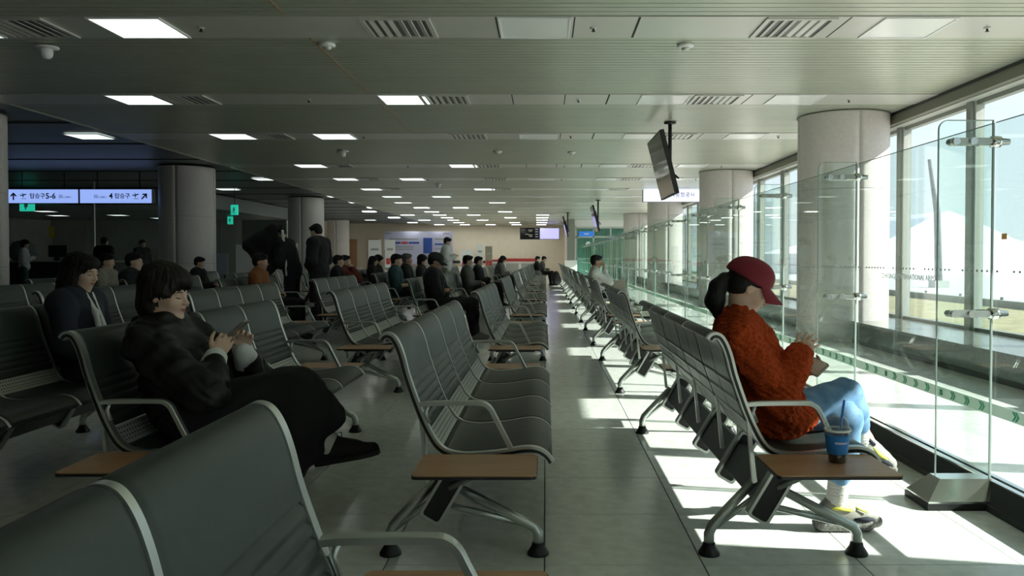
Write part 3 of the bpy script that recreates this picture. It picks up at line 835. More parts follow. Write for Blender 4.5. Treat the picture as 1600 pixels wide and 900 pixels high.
ob('sheet', MB().box((-0.6, 0, 0.5), (0.55, 0.04, 1.3), M['lilac']), o); ob('leg', MB().box((-0.5, 0, 0), (-0.45, 0.04, 0.5), M['dark']), o); ob('leg', MB().box((0.4, 0, 0), (0.45, 0.04, 0.5), M['dark']), o)

# ------------------------------------------------------------------ outside the windows
g = empty('ground_outside', (0, 0, -0.12)); tag(g, kind='structure')
ob('apron', MB().box((5.3, -200, -0.2), (400, 400, 0.0), M['apron']), g)
ob('grass_strip', MB().box((7.2, -200, 0.0), (11.2, 400, 0.06), M['drygrass']), g)
ob('kerb', MB().box((11.2, -200, 0.0), (11.5, 400, 0.22), M['walld']), g)
for k in range(40):
    ob('kerb_post', MB().box((11.32, -6 + k * 2.0, 0.22), (11.37, -5.95 + k * 2.0, 0.29), M['mast']), g)
ob('low_hill', MB().loft([[(380, y, 0), (380, y, 14 + 7 * math.sin(y / 40.0) + 3 * math.sin(y / 13.0)), (399, y, 0)] for y in range(-190, 390, 12)], M['hill'], cap=True), g)
h = empty('hangar_outside', (30, 60, -0.12)); tag(h, 'white tent-roofed hangar outside the windows', 'building')
b = MB()
def arch(y, s=1.0):
    return [(-9 * s, y, 0), (-9 * s, y, 1.6), (-4.5, y, 2.6), (-1.2, y, 4.3), (0, y, 4.75), (1.2, y, 4.3), (5, y, 2.6), (11, y, 1.2), (11, y, 0)]
b.loft([arch(0), arch(9), arch(20)], M['tent'], smooth=False)
ob('roof', b, h)
p = empty('floodlight_mast', (16.6, 34, -0.12)); tag(p, 'slim dark mast standing outside beside the white hangar', 'mast')
ob('pole', MB().tube([(0, 0, 0), (-0.1, 0, 3.2), (-0.45, 0, 5.4)], [0.16, 0.14, 0.08], M['mast'], 8), p); ob('foot', MB().box((-0.3, -0.3, 0), (0.3, 0.3, 0.3), M['apron']), p)
# ------------------------------------------------------------------ bench seats on a beam
def catmull(P, n=6):
    P = [np.array(p, float) for p in P]; out = []
    Q = [2 * P[0] - P[1]] + P + [2 * P[-1] - P[-2]]
    for i in range(1, len(Q) - 2):
        for k in range(n):
            t = k / n
            out.append(0.5 * ((2 * Q[i]) + (-Q[i - 1] + Q[i + 1]) * t + (2 * Q[i - 1] - 5 * Q[i] + 4 * Q[i + 1] - Q[i + 2]) * t * t + (-Q[i - 1] + 3 * Q[i] - 3 * Q[i + 1] + Q[i + 2]) * t ** 3))
    out.append(P[-1])
    return out
PROF = [(-0.016, 0.845), (-0.008, 0.857), (0.006, 0.862), (0.024, 0.854), (0.042, 0.825), (0.058, 0.78), (0.078, 0.705), (0.116, 0.596), (0.150, 0.515), (0.186, 0.452), (0.222, 0.42), (0.265, 0.407),
        (0.32, 0.403), (0.43, 0.412), (0.52, 0.427), (0.57, 0.425), (0.605, 0.407), (0.628, 0.378)]
PC = catmull(PROF, 18)
def normals(P):
    out = []
    for i in range(len(P)):
        t = P[min(i + 1, len(P) - 1)] - P[max(i - 1, 0)]
        t = t / np.linalg.norm(t)
        out.append(np.array((-t[1], t[0])))
    return out
PN = normals(PC)
# the sitter's side must be +u on the back
if PN[110][0] < 0: PN = [-n for n in PN]
def span(i0, i1):
    return range(i0, i1 + 1)
def idx_at(pred):
    return next(i for i, p in enumerate(PC) if pred(p))
i_back_end = idx_at(lambda p: p[1] < 0.505 and p[0] > 0.1)
i_seat_start = idx_at(lambda p: p[0] > 0.208 and p[1] < 0.45)
i_seat_end = len(PC) - 1
def pad(i0, i1, y0, y1, m, ridges=False, front=0.011, back=0.006):
    b = MB(); rings = []
    for i in span(i0, i1):
        p, n = PC[i], PN[i]
        e = min(i - i0, i1 - i, 7) / 7.0
        f = front * (0.35 + 0.65 * e)
        if ridges:
            if 0.525 < p[1] < 0.69:
                f += -0.009 * max(0.0, abs(math.cos((p[1] - 0.545) / 0.034 * math.pi))) ** 10 if abs(((p[1] - 0.545) / 0.034 + 0.5) % 1 - 0.5) < 0.5 else 0
        ys = [(y0, -back), (y0, f * 0.4), (y0 + 0.006, f * 0.85), (y0 + 0.02, f), (y1 - 0.02, f), (y1 - 0.006, f * 0.85), (y1, f * 0.4), (y1, -back)]
        rings.append([(p[0] + n[0] * o, y, p[1] + n[1] * o) for y, o in ys])
    return b.loft(rings, m, smooth=True)
def ribbon(i0, i1, y0, y1, f, bk, m, smooth=True, ends=0.0):
    b = MB(); rings = []
    for i in span(i0, i1):
        p, n = PC[i], PN[i]
        rings.append([(p[0] + n[0] * o, y, p[1] + n[1] * o) for y, o in ((y0, -bk), (y0, f), (y1, f), (y1, -bk))])
    return b.loft(rings, m, smooth=False)
SP = 0.56
# finer resampling for the pads' ridges
PCf = catmull(PROF, 5)
B = {}
def shell_mesh():
    b = MB(); rings = []
    for i in span(4, i_back_end):
        p, n = PC[i], PN[i]
        bk = 0.013
        if 0.525 < p[1] < 0.69: bk += 0.004 * max(0.0, math.cos((p[1] - 0.545) / 0.068 * 2 * math.pi)) ** 4
        ys = [(0.02, 0.0062), (SP - 0.02, 0.0062), (SP - 0.02, bk - 0.004), (SP - 0.028, bk), (SP / 2 + 0.006, bk), (SP / 2, bk - 0.004), (SP / 2 - 0.006, bk), (0.028, bk), (0.02, bk - 0.004)]
        rings.append([(p[0] - n[0] * o, y, p[1] - n[1] * o) for y, o in ys])
    return b.loft(rings, M['shell'], smooth=False)
B['frame'] = ribbon(0, i_seat_end, -0.0155, 0.0155, 0.0145, 0.0105, M['alu']).mesh('frame')
B['inner_frame'] = ribbon(0, i_seat_end, -0.0095, 0.0095, 0.0125, 0.0105, M['alu']).mesh('frame')
il = ribbon(2, i_seat_end - 1, -0.0168, -0.0150, 0.004, 0.0075, M['black'])
B['inlay'] = il.mesh('inlay')
B['backrest'] = pad(1, i_back_end, 0.0115, SP - 0.0115, M['pad'], True, 0.014).mesh('backrest')
B['back_shell'] = shell_mesh().mesh('back_shell')
b = ribbon(i_back_end + 1, i_seat_start - 1, 0.017, SP - 0.017, 0.004, 0.006, M['perf'])
ia = (i_back_end + i_seat_start) // 2
for r in range(4):
    for k in range(22):
        y = 0.045 + k * 0.0218
        i = i_back_end + 3 + r * max(1, (i_seat_start - i_back_end - 6) // 4)
        p, n = PC[i], PN[i]; q = PC[i + 4]
        b.add([(p[0] + n[0] * 0.0045, y, p[1] + n[1] * 0.0045), (p[0] + n[0] * 0.0045, y + 0.009, p[1] + n[1] * 0.0045), (q[0] * .5 + p[0] * .5 + n[0] * 0.0045, y + 0.009, q[1] * .5 + p[1] * .5 + n[1] * 0.0045), (q[0] * .5 + p[0] * .5 + n[0] * 0.0045, y, q[1] * .5 + p[1] * .5 + n[1] * 0.0045)], [(0, 1, 2, 3)], M['hole'])
B['perforated_strip'] = b.mesh('perforated_strip')
B['seat'] = pad(i_seat_start, i_seat_end, 0.0115, SP - 0.0115, M['pad'], False, 0.015, 0.009).mesh('seat')
AX = np.array((0.115, 0.195)); AX = AX / np.linalg.norm(AX); AY = np.array((-AX[1], AX[0]))
CC = np.array((0.222, 0.262))
def rect(hl, hw, r, c=CC):
    pts = []
    for sx_, sy_, s in ((1, 1, 0), (-1, 1, 1), (-1, -1, 2), (1, -1, 3)):
        for i in range(4):
            t = (s + i / 3) * math.pi / 2
            pts.append(c + AX * (sx_ * (hl - r) + r * math.cos(t)) + AY * (sy_ * (hw - r) + r * math.sin(t)))
    return pts
bm_ = MB().loft([[(p[0], y, p[1]) for p in rect(0.068, 0.030, 0.006)] for y in (0.0, 4 * SP)], M['beam'], smooth=False)
B['beam'] = bm_.mesh('beam')
b = MB(); ro, ri = rect(0.118, 0.045, 0.016), rect(0.107, 0.034, 0.012)
n = len(ro)
for y0, y1 in ((-0.024, 0.024),):
    v = [(p[0], y0, p[1]) for p in ro] + [(p[0], y0, p[1]) for p in ri] + [(p[0], y1, p[1]) for p in ro] + [(p[0], y1, p[1]) for p in ri]
    f = []
    for k in range(n):
        l = (k + 1) % n
        f += [(k, l, n + l, n + k), (2 * n + l, 2 * n + k, 3 * n + k, 3 * n + l), (k, 2 * n + k, 2 * n + l, l), (n + k, n + l, 3 * n + l, 3 * n + k)]
    b.add(v, f, M['alu'])
B['bracket'] = b.mesh('bracket')
B['bracket_insert'] = MB().loft([[(p[0], y, p[1]) for p in ri] for y in (-0.018, 0.018)], M['black'], smooth=False).mesh('insert')
b = MB()
b.box((0.225, -0.012, 0.34), (0.30, 0.012, 0.40), M['alu'])
b.loft([[(0.150, -0.012, 0.30), (0.166, -0.012, 0.305), (0.166, 0.012, 0.305), (0.150, 0.012, 0.30)], [(0.126, -0.010, 0.54), (0.138, -0.010, 0.54), (0.138, 0.010, 0.54), (0.126, 0.010, 0.54)]], M['alu'], smooth=False)
B['support'] = b.mesh('support')
B['armrest'] = None
b = MB()
ap = [tuple(q) for q in catmull([(0.112, 0.598), (0.16, 0.604), (0.25, 0.606), (0.345, 0.606), (0.375, 0.601), (0.397, 0.583), (0.413, 0.553), (0.44, 0.50), (0.478, 0.425)], 3)]
apn = []
rings = []
for i, p in enumerate(ap):
    a = np.array(ap[max(i - 1, 0)]); c = np.array(ap[min(i + 1, len(ap) - 1)]); t = (c - a) / np.linalg.norm(c - a); nn = np.array((-t[1], t[0]))
    o = 0.0085
    rings.append([(p[0] - nn[0] * o, -0.015, p[1] - nn[1] * o), (p[0] + nn[0] * o * .7, -0.015, p[1] + nn[1] * o * .7), (p[0] + nn[0] * o, -0.011, p[1] + nn[1] * o), (p[0] + nn[0] * o, 0.011, p[1] + nn[1] * o), (p[0] + nn[0] * o * .7, 0.015, p[1] + nn[1] * o * .7), (p[0] - nn[0] * o, 0.015, p[1] - nn[1] * o)])
b.loft(rings, M['alu'], smooth=False)
b.tube([(0.16, 0, 0.598), (0.15, 0, 0.57), (0.165, 0, 0.53)], 0.008, M['alu'], 6)
B['armrest'] = b.mesh('armrest')
b = MB()
b.tube([(0, 0, 0.03), (0, 0, 0.082), (0.012, 0, 0.112), (0.05, 0, 0.155), (0.185, 0, 0.30)], [0.021, 0.021, 0.021, 0.020, 0.017], M['alu'], 10)
b.tube([(0.02, 0, 0.105), (0.205, 0, 0.245)], 0.013, M['alu'], 8)
B['rear_leg'] = b.mesh('leg')
b = MB()
b.tube([(0.577, 0, 0.03), (0.577, 0, 0.082), (0.562, 0, 0.108), (0.50, 0, 0.138), (0.22, 0, 0.285)], [0.021, 0.021, 0.021, 0.020, 0.017], M['alu'], 10)
b.tube([(0.53, 0, 0.118), (0.175, 0, 0.205)], 0.013, M['alu'], 8)
B['front_leg'] = b.mesh('leg')
ft = MB().lathe([(0.043, 0.0), (0.043, 0.008), (0.026, 0.034), (0.024, 0.046)], M['black'], 16).mesh('foot')
B['foot'] = ft
b = MB()
def tabletop(y0, y1):
    b = MB(); b.rbox((0.150, y0, 0.408), (0.575, y1, 0.420), 0.02, M['wood'], axis=2, seg=4)
    c = MB(); c.rbox((0.1475, y0 - 0.0025, 0.4065), (0.5775, y1 + 0.0025, 0.4165), 0.022, M['black'], axis=2, seg=4)
    return b.mesh('tabletop'), c.mesh('edge_band')
B['tabletop'], B['edge_band'] = tabletop(-0.345, -0.045)
B['far_top'], B['far_band'] = tabletop(0.04, 0.31)
b = MB()
b.tube([(0.245, 0, 0.315), (0.26, -0.05, 0.37), (0.30, -0.20, 0.395)], 0.013, M['alu'], 6)
b.tube([(0.24, -0.015, 0.285), (0.43, -0.06, 0.385), (0.50, -0.12, 0.398)], 0.013, M['alu'], 6)
b.box((0.20, -0.30, 0.394), (0.52, -0.06, 0.408), M['dark'])
B['table_bracket'] = b.mesh('table_bracket')
FLIP = {}
def flipped(me):
    if me.name not in FLIP:
        m2 = me.copy()
        for v in m2.vertices: v.co.y = -v.co.y
        m2.flip_normals(); FLIP[me.name] = m2
    return FLIP[me.name]
# parts of one bench: (name, mesh, y, sub-parts)
def bench_parts(mid_arm=False):
    L = 4 * SP
    out = [('beam', B['beam'], 0, [])]
    for k in range(5):
        out.append(('frame', B['frame'] if k in (0, 4) else B['inner_frame'], k * SP, [('inlay', B['inlay'], 0)] if k == 0 else []))
        out.append(('bracket', B['bracket'], k * SP, [('insert', B['bracket_insert'], 0)]))
        out.append(('support', B['support'], k * SP, []))
    for k in range(4):
        out.append(('backrest', B['backrest'], k * SP, [('back_shell', B['back_shell'], 0)]))
        out.append(('perforated_strip', B['perforated_strip'], k * SP, []))
        out.append(('seat', B['seat'], k * SP, []))
    for y in ((0, L, 2 * SP) if mid_arm else (0, L)):
        out.append(('armrest', B['armrest'], y, []))
    for y in (0.07, L + 0.0):
        out.append(('leg', B['rear_leg'], y, [('foot', B['foot'], (0, 0, 0))]))
        out.append(('leg', B['front_leg'], y, [('foot', B['foot'], (0.577, 0, 0))]))
    out.append(('table_bracket', B['table_bracket'], 0, []))
    out.append(('tabletop', B['tabletop'], 0, [('edge_band', B['edge_band'], 0)]))
    out.append(('table_bracket', flipped(B['table_bracket']), L, []))
    out.append(('tabletop', B['far_top'], L, [('edge_band', B['far_band'], 0)]))
    return out
PARTS = bench_parts(); PARTS_MID = bench_parts(True)
# joined version for the benches too far off to show their parts
bmj = bmesh.new(); jm = []
def joined(parts):
    V = []; F = []; MI = []; S = []; mats = []
    def addm(me, off):
        k = len(V)
        for v in me.vertices: V.append((v.co.x + off[0], v.co.y + off[1], v.co.z + off[2]))
        loc = []
        for m in me.materials:
            if m not in mats: mats.append(m)
            loc.append(mats.index(m))
        for p in me.polygons:
            F.append(tuple(k + i for i in p.vertices)); MI.append(loc[p.material_index]); S.append(p.use_smooth)
    for nm, me, y, subs in parts:
        addm(me, (0, y, 0))
        for sn, sm, so in subs:
            o = (0, y, 0) if so == 0 else (so[0], y, 0)
            addm(sm, o)
    me = bpy.data.meshes.new('bench_seat')
    me.from_pydata(V, [], F)
    for m in mats: me.materials.append(m)
    me.polygons.foreach_set('material_index', MI); me.polygons.foreach_set('use_smooth', S)
    me.update()
    return me
JOIN = joined(PARTS)
COLX = {'R': 0.64}
for k in range(8): COLX[f'L{k + 1}'] = -0.605 - 1.235 * k
ROW0, RP = 3.06, 3.75
def bench(col, row, label, group, full=True, mid=False):
    x, y = COLX[col], ROW0 + RP * row + (0.04 if col in ('L2', 'L3') else 0.0)
    if row < 0: x, y = x + 0.035, y + 0.03
    if not full:
        o = ob('bench_seat', JOIN, None, (x, y, 0)); tag(o, label, 'bench', group); return o
    o = empty('bench_seat', (x, y, 0)); tag(o, label, 'bench', group)
    for nm, me, yy, subs in (PARTS_MID if mid else PARTS):
        p = ob(nm, me, o, (0, yy, 0))
        for sn, sm, so in subs:
            ob(sn, sm, p, (0, 0, 0) if so == 0 else so)
    return o
GR = {'R': 'benches facing the glass partition'}
SPECIAL = {('R', 0): 'grey four-seat bench holding the woman in the burgundy cap', ('R', 1): 'grey bench just behind the burgundy cap woman along the partition',
           ('L1', -1): 'closest grey bench, its backs filling the lower left corner', ('L1', 0): 'empty grey bench with wooden table nearest the aisle',
           ('L2', 0): 'grey bench under the woman in black reading her phone', ('L3', 0): 'dark bench under the woman in navy behind the phone reader',
           ('L2', 2): 'grey bench under the man in the black cap', ('R', 3): 'grey bench under the man in white by the partition'}
PLAN = [('R', r) for r in range(0, 10)] + [('L1', r) for r in range(-1, 10)] + [('L2', r) for r in range(0, 9)] + [('L3', r) for r in range(0, 9)] + \
       [('L4', r) for r in range(1, 8)] + [('L5', r) for r in range(1, 6)] + [('L6', r) for r in range(1, 4)]
for col, r in PLAN:
    if (col, r) in SPECIAL: lab = SPECIAL[(col, r)]
    elif col == 'R': lab = f'grey four-seat bench, {ORD[r + 1]} back in the line facing the glass partition'
    else: lab = f'grey four-seat bench, {ORD[r + 1]} back in the {ORD[int(col[1])]} column from the aisle'
    bench(col, r, lab, GR.get(col, 'benches in rows facing the aisle'), full=(r <= 4), mid=(col == 'L2' and r == 0))
# ------------------------------------------------------------------ figures: smooth blended surfaces
def A(*p): return np.array(p, float)
def nrm(v): return v / (np.linalg.norm(v) + 1e-9)
def Cp(a, b, ra, rb, k=0.02, sub=False): return ('C', np.array(a, float), np.array(b, float), ra, rb, k, sub)
def El(c, r, R=None, k=0.02, sub=False): return ('E', np.array(c, float), np.array(r, float), np.eye(3) if R is None else R, k, sub)
def Hs(p, n, k=0.0): return ('H', np.array(p, float), nrm(np.array(n, float)), k)

def sdf_mesh(prims, h, name, m, fold=None):
    lo = np.full(3, 1e9); hi = np.full(3, -1e9)
    for q in prims:
        if q[0] == 'C' and not q[6]:
            r = max(q[3], q[4]); lo = np.minimum(lo, np.minimum(q[1], q[2]) - r); hi = np.maximum(hi, np.maximum(q[1], q[2]) + r)
        elif q[0] == 'E' and not q[5]:
            e = np.sqrt((q[3] ** 2) @ (q[2] ** 2)); lo = np.minimum(lo, q[1] - e); hi = np.maximum(hi, q[1] + e)
    lo = lo - 3 * h - 0.015; hi = hi + 3 * h + 0.015
    n = np.ceil((hi - lo) / h).astype(int) + 1
    F = np.full(tuple(n), 0.5, np.float32)
    ax = [(lo[d] + h * np.arange(n[d])).astype(np.float32) for d in range(3)]
    for q in prims:
        if q[0] == 'H':
            d = (ax[0][:, None, None] - q[1][0]) * q[2][0] + (ax[1][None, :, None] - q[1][1]) * q[2][1] + (ax[2][None, None, :] - q[1][2]) * q[2][2]
            F = np.maximum(F, d.astype(np.float32)); continue
        if q[0] == 'C':
            r = max(q[3], q[4]); a = np.minimum(q[1], q[2]) - r; b = np.maximum(q[1], q[2]) + r; k, sub = q[5], q[6]
        else:
            e = np.sqrt((q[3] ** 2) @ (q[2] ** 2)); a = q[1] - e; b = q[1] + e; k, sub = q[4], q[5]
        mg = k + 2.5 * h
        i0 = np.clip(np.floor((a - mg - lo) / h).astype(int), 0, n - 1); i1 = np.clip(np.ceil((b + mg - lo) / h).astype(int) + 1, 1, n)
        if np.any(i1 <= i0): continue
        X = ax[0][i0[0]:i1[0]][:, None, None]; Y = ax[1][i0[1]:i1[1]][None, :, None]; Z = ax[2][i0[2]:i1[2]][None, None, :]
        if q[0] == 'C':
            p, v = q[1], q[2] - q[1]; vv = max(float(v @ v), 1e-9)
            dx, dy, dz = X - p[0], Y - p[1], Z - p[2]
            t = np.clip((dx * v[0] + dy * v[1] + dz * v[2]) / vv, 0, 1)
            d = np.sqrt((dx - t * v[0]) ** 2 + (dy - t * v[1]) ** 2 + (dz - t * v[2]) ** 2) - (q[3] + (q[4] - q[3]) * t)
        else:
            c, r, R = q[1], q[2], q[3]
            dx, dy, dz = X - c[0], Y - c[1], Z - c[2]
            l = [dx * R[0][j] + dy * R[1][j] + dz * R[2][j] for j in range(3)]
            k0 = np.sqrt((l[0] / r[0]) ** 2 + (l[1] / r[1]) ** 2 + (l[2] / r[2]) ** 2)
            k1 = np.sqrt((l[0] / r[0] ** 2) ** 2 + (l[1] / r[1] ** 2) ** 2 + (l[2] / r[2] ** 2) ** 2) + 1e-6
            d = k0 * (k0 - 1) / k1
        S = F[i0[0]:i1[0], i0[1]:i1[1], i0[2]:i1[2]]
        if sub:
            d = -d
            hh = np.maximum(k - np.abs(S - d), 0) / max(k, 1e-6)
            S[...] = np.maximum(S, d) + hh * hh * k * 0.25
        else:
            hh = np.maximum(k - np.abs(S - d), 0) / max(k, 1e-6)
            S[...] = np.minimum(S, d) - hh * hh * k * 0.25
    V, Q = surface_nets(F, lo, h)
    me = bpy.data.meshes.new(name)
    me.from_pydata(V.tolist(), [], Q.tolist())
    me.materials.append(m)
    me.polygons.foreach_set('use_smooth', np.ones(len(Q), bool))
    me.update()
    if fold:
        N = np.empty(len(V) * 3); me.vertex_normals.foreach_get('vector', N); N = N.reshape(-1, 3)
        V = V + N * fold(V)[:, None]
        me.vertices.foreach_set('co', V.astype(np.float32).ravel()); me.update()
    return me

def surface_nets(F, lo, h):
    S = F < 0
    c = np.zeros(tuple(np.array(F.shape) - 1), np.int8)
    sl = [slice(None, -1), slice(1, None)]
    for i in (0, 1):
        for j in (0, 1):
            for k in (0, 1):
                c += S[sl[i], sl[j], sl[k]]
    act = (c > 0) & (c < 8)
    I = np.argwhere(act)
    idx = np.full(act.shape, -1, np.int64); idx[act] = np.arange(len(I))
    corners = np.array([(i, j, k) for i in (0, 1) for j in (0, 1) for k in (0, 1)])
    vals = np.stack([F[I[:, 0] + o[0], I[:, 1] + o[1], I[:, 2] + o[2]] for o in corners], 1)
    acc = np.zeros((len(I), 3)); cnt = np.zeros(len(I))
    for a in range(8):
        for b in range(a + 1, 8):
            if np.abs(corners[a] - corners[b]).sum() != 1: continue
            va, vb = vals[:, a], vals[:, b]
            msk = (va < 0) != (vb < 0)
            t = np.where(msk, va / np.where(msk, va - vb, 1), 0)
            p = corners[a] + t[:, None] * (corners[b] - corners[a])
            acc += p * msk[:, None]; cnt += msk
    V = lo + h * (I + acc / cnt[:, None])
    Q = []
    for d in range(3):
        u, v = [(1, 2), (2, 0), (0, 1)][d]
        s0 = [slice(1, -1)] * 3; s1 = [slice(1, -1)] * 3
        s0[d] = slice(0, -1); s1[d] = slice(1, None)
        a, b = S[tuple(s0)], S[tuple(s1)]
        E = np.argwhere(a != b); ins = a[a != b]
        off = np.array([1, 1, 1]); off[d] = 0
        E = E + off
        def cell(du, dv):
            q = E.copy(); q[:, u] -= du; q[:, v] -= dv
            return idx[q[:, 0], q[:, 1], q[:, 2]]
        quad = np.stack([cell(1, 1), cell(0, 1), cell(0, 0), cell(1, 0)], 1)
        quad[~ins] = quad[~ins][:, ::-1]
        Q.append(quad)
    return V, np.concatenate(Q)

def folds(amp, sc=1.0, seed=0):
    r = np.random.RandomState(seed)
    W = [(nrm(r.randn(3)) * r.uniform(14, 38) * sc, r.uniform(0, 6.28)) for _ in range(7)]
    def f(V):
        o = np.zeros(len(V))
        for k, ph in W:
            o += np.sin(V @ k + ph + 1.5 * np.sin(V @ k[::-1] * 0.45))
        o = o / 3.0
        return amp * (np.abs(o) ** 0.8 * np.sign(o))
    return f

def folds2(amp, sc=1.0, seed=0):
    f1, f2 = folds(amp, sc, seed), folds(amp * 0.55, sc * 2.6, seed + 1)
    return lambda V: f1(V) + f2(V)

def headR(pitch, yaw, roll=0.0):
    return np.array(Matrix.Rotation(yaw, 3, 'Z') @ Matrix.Rotation(pitch, 3, 'Y') @ Matrix.Rotation(roll, 3, 'X'))

def head_prims(c, R, s=1.0, fem=False):
    def P(x, y, z): return c + R @ (A(x, y, z) * s)
    def e(x, y, z, rx, ry, rz, k=0.02, sub=False): return El(P(x, y, z), A(rx, ry, rz) * s, R, k, sub)
    jw = 0.9 if fem else 1.0
    L = [e(-0.018, 0, 0.03, 0.093, 0.074, 0.088), e(0.028, 0, -0.02, 0.058, 0.060 * jw, 0.082, 0.03), e(0.036, 0, -0.075, 0.036, 0.038 * jw, 0.032, 0.035),
         e(0.058, 0, -0.092, 0.020, 0.020, 0.016, 0.02), e(0.006, 0, -0.062, 0.045, 0.052 * jw, 0.034, 0.03)]
    for y in (1, -1):
        L.append(e(0.052, 0.034 * y, -0.026, 0.028, 0.024, 0.026, 0.025))
        L.append(e(0.094, 0.030 * y, 0.004, 0.020, 0.016, 0.009, 0.014, True))
        L.append(e(0.066, 0.030 * y, 0.002, 0.0155, 0.0155, 0.0125, 0.006))
        L.append(Cp(P(0.081, 0.014 * y, 0.019), P(0.072, 0.046 * y, 0.021), 0.007 * s, 0.006 * s, 0.012))
        L.append(e(-0.008, 0.073 * y, -0.006, 0.017, 0.007, 0.030, 0.006))
        L.append(e(-0.004, 0.080 * y, -0.004, 0.009, 0.006, 0.018, 0.004, True))
        L.append(e(0.094, 0.011 * y, -0.028, 0.010, 0.007, 0.007, 0.008))
    L += [Cp(P(0.083, 0, 0.012), P(0.104, 0, -0.022), 0.006 * s, 0.0095 * s, 0.012), e(0.104, 0, -0.024, 0.010, 0.010, 0.009, 0.006),
          e(0.083, 0, -0.050, 0.012, 0.021, 0.007, 0.008), e(0.081, 0, -0.061, 0.011, 0.018, 0.0075, 0.006)]
    return L

def face_parts(par, c, R, s, h, look):
    def P(x, y, z): return c + R @ (A(x, y, z) * s)
    b = MB()
    for y in (1, -1):
        b.tube([P(0.074, 0.047 * y, 0.0), P(0.0825, 0.037 * y, -0.0025), P(0.084, 0.028 * y, -0.0035), P(0.079, 0.017 * y, -0.0025)], [0.0012 * s, 0.0026 * s, 0.0026 * s, 0.0012 * s], M['eye'], 6)
    ob('eyelashes', b, par)
    b = MB()
    for y in (1, -1):
        b.tube([P(0.074, 0.052 * y, 0.021), P(0.085, 0.038 * y, 0.0265), P(0.0875, 0.024 * y, 0.0245), P(0.0875, 0.014 * y, 0.021)], [0.001 * s, 0.003 * s, 0.0034 * s, 0.0018 * s], M['hair'], 6)
    ob('eyebrows', b, par)
    if look.get('lips', look.get('fem', False)):
        me = sdf_mesh([El(P(0.0855, 0, -0.0515), A(0.012, 0.0205, 0.0052) * s, R, 0.003), El(P(0.0835, 0, -0.0600), A(0.011, 0.0175, 0.0058) * s, R, 0.003)], 0.0022, 'lips', M['lip'])
        ob('lips', me, par)

def hand_prims(w_, d, n_, right, curl=0.5, spread=0.12, s=1.0, thumb=0.5):
    d = nrm(d); n_ = nrm(n_ - d * (n_ @ d)); t = np.cross(d, n_) * (1 if right else -1)
    L = []
    base = []
    offs = [0.030, 0.010, -0.010, -0.029]; lens = [0.072, 0.080, 0.074, 0.058]; fwd = [0.082, 0.086, 0.082, 0.074]
    for o, f in zip(offs, fwd):
        b = w_ + (d * f + t * o) * s
        base.append(b)
        L.append(Cp(w_ + (d * 0.012 + t * o * 0.55) * s, b, 0.0135 * s, 0.0115 * s, 0.014 * s))
    for i in range(4):
        dd = nrm(d + t * spread * (1.5 - i) / 1.5)
        p = base[i]; ang = 0.25 * curl; rr = [0.0092, 0.0084, 0.0076, 0.0064]
        if i == 3: rr = [r * 0.88 for r in rr]
        for j, fr in enumerate((0.44, 0.31, 0.25)):
            ang += curl * (0.55, 0.85, 0.6)[j]
            q = p + (dd * math.cos(ang) + n_ * math.sin(ang)) * lens[i] * fr * s
            L.append(Cp(p, q, rr[j] * s, rr[j + 1] * s, 0.003 * s)); p = q
    b = w_ + (d * 0.022 + t * 0.020) * s
    q = b + nrm(d * 0.75 + t * 0.75 + n_ * 0.25 * thumb) * 0.042 * s
    r = q + nrm(d * 0.9 + t * 0.35 + n_ * 0.5 * thumb) * 0.032 * s
    u = r + nrm(d * 0.95 + t * 0.05 + n_ * 0.7 * thumb) * 0.026 * s
    L += [Cp(b, q, 0.0145 * s, 0.0105 * s, 0.012 * s), Cp(q, r, 0.0102 * s, 0.009 * s, 0.003 * s), Cp(r, u, 0.009 * s, 0.0072 * s, 0.003 * s)]
    return L

def spine_R(J):
    up = nrm(J['nek'] - J['pel']); side = nrm(J['sl'] - J['sr']); f = nrm(np.cross(side, up)); side = np.cross(up, f)
    return np.stack([f, side, up], 1)
def torso(J, g=0.0, wd=1.0, k=0.07, hem=0.0):
    R = spine_R(J); s = J['s']
    L = [El(J['pel'], A(0.115, 0.165 * wd, 0.115) * s + g, R, k), El(J['wai'], A(0.098, 0.140 * wd, 0.125) * s + g, R, k), El(J['che'], A(0.110, 0.150 * wd, 0.145) * s + g, R, k)]
    L.append(Cp(J['sr'], J['sl'], 0.050 * s + g, 0.050 * s + g, k * 0.8))
    L.append(Cp(J['nek'] - (J['nek'] - J['che']) * 0.1, (J['sr'] + J['nek']) / 2, 0.050 * s + g * .6, 0.045 * s + g, 0.05))
    L.append(Cp(J['nek'] - (J['nek'] - J['che']) * 0.1, (J['sl'] + J['nek']) / 2, 0.050 * s + g * .6, 0.045 * s + g, 0.05))
    return L
def arms(J, g=0.0, k=0.03, upto=1.0):
    L = []; s = J['s']
    for q in 'rl':
        sh, el, wr = J['s' + q], J['e' + q], J['w' + q]
        L.append(Cp(sh, el, 0.050 * s + g, 0.040 * s + g, k))
        L.append(Cp(el, el + (wr - el) * upto, 0.040 * s + g, 0.027 * s + g * 0.9, k))
    return L
def legs(J, g=0.0, k=0.03, upto=1.0):
    L = []; s = J['s']
    for q in 'rl':
        hp, kn, an = J['h' + q], J['k' + q], J['a' + q]
        L.append(Cp(hp, kn, 0.082 * s + g, 0.056 * s + g, k)); L.append(Cp(kn, kn + (an - kn) * 0.35, 0.055 * s + g, 0.053 * s + g, k))
        L.append(Cp(kn + (an - kn) * 0.35, kn + (an - kn) * upto, 0.053 * s + g, 0.034 * s + g, k))
    return L
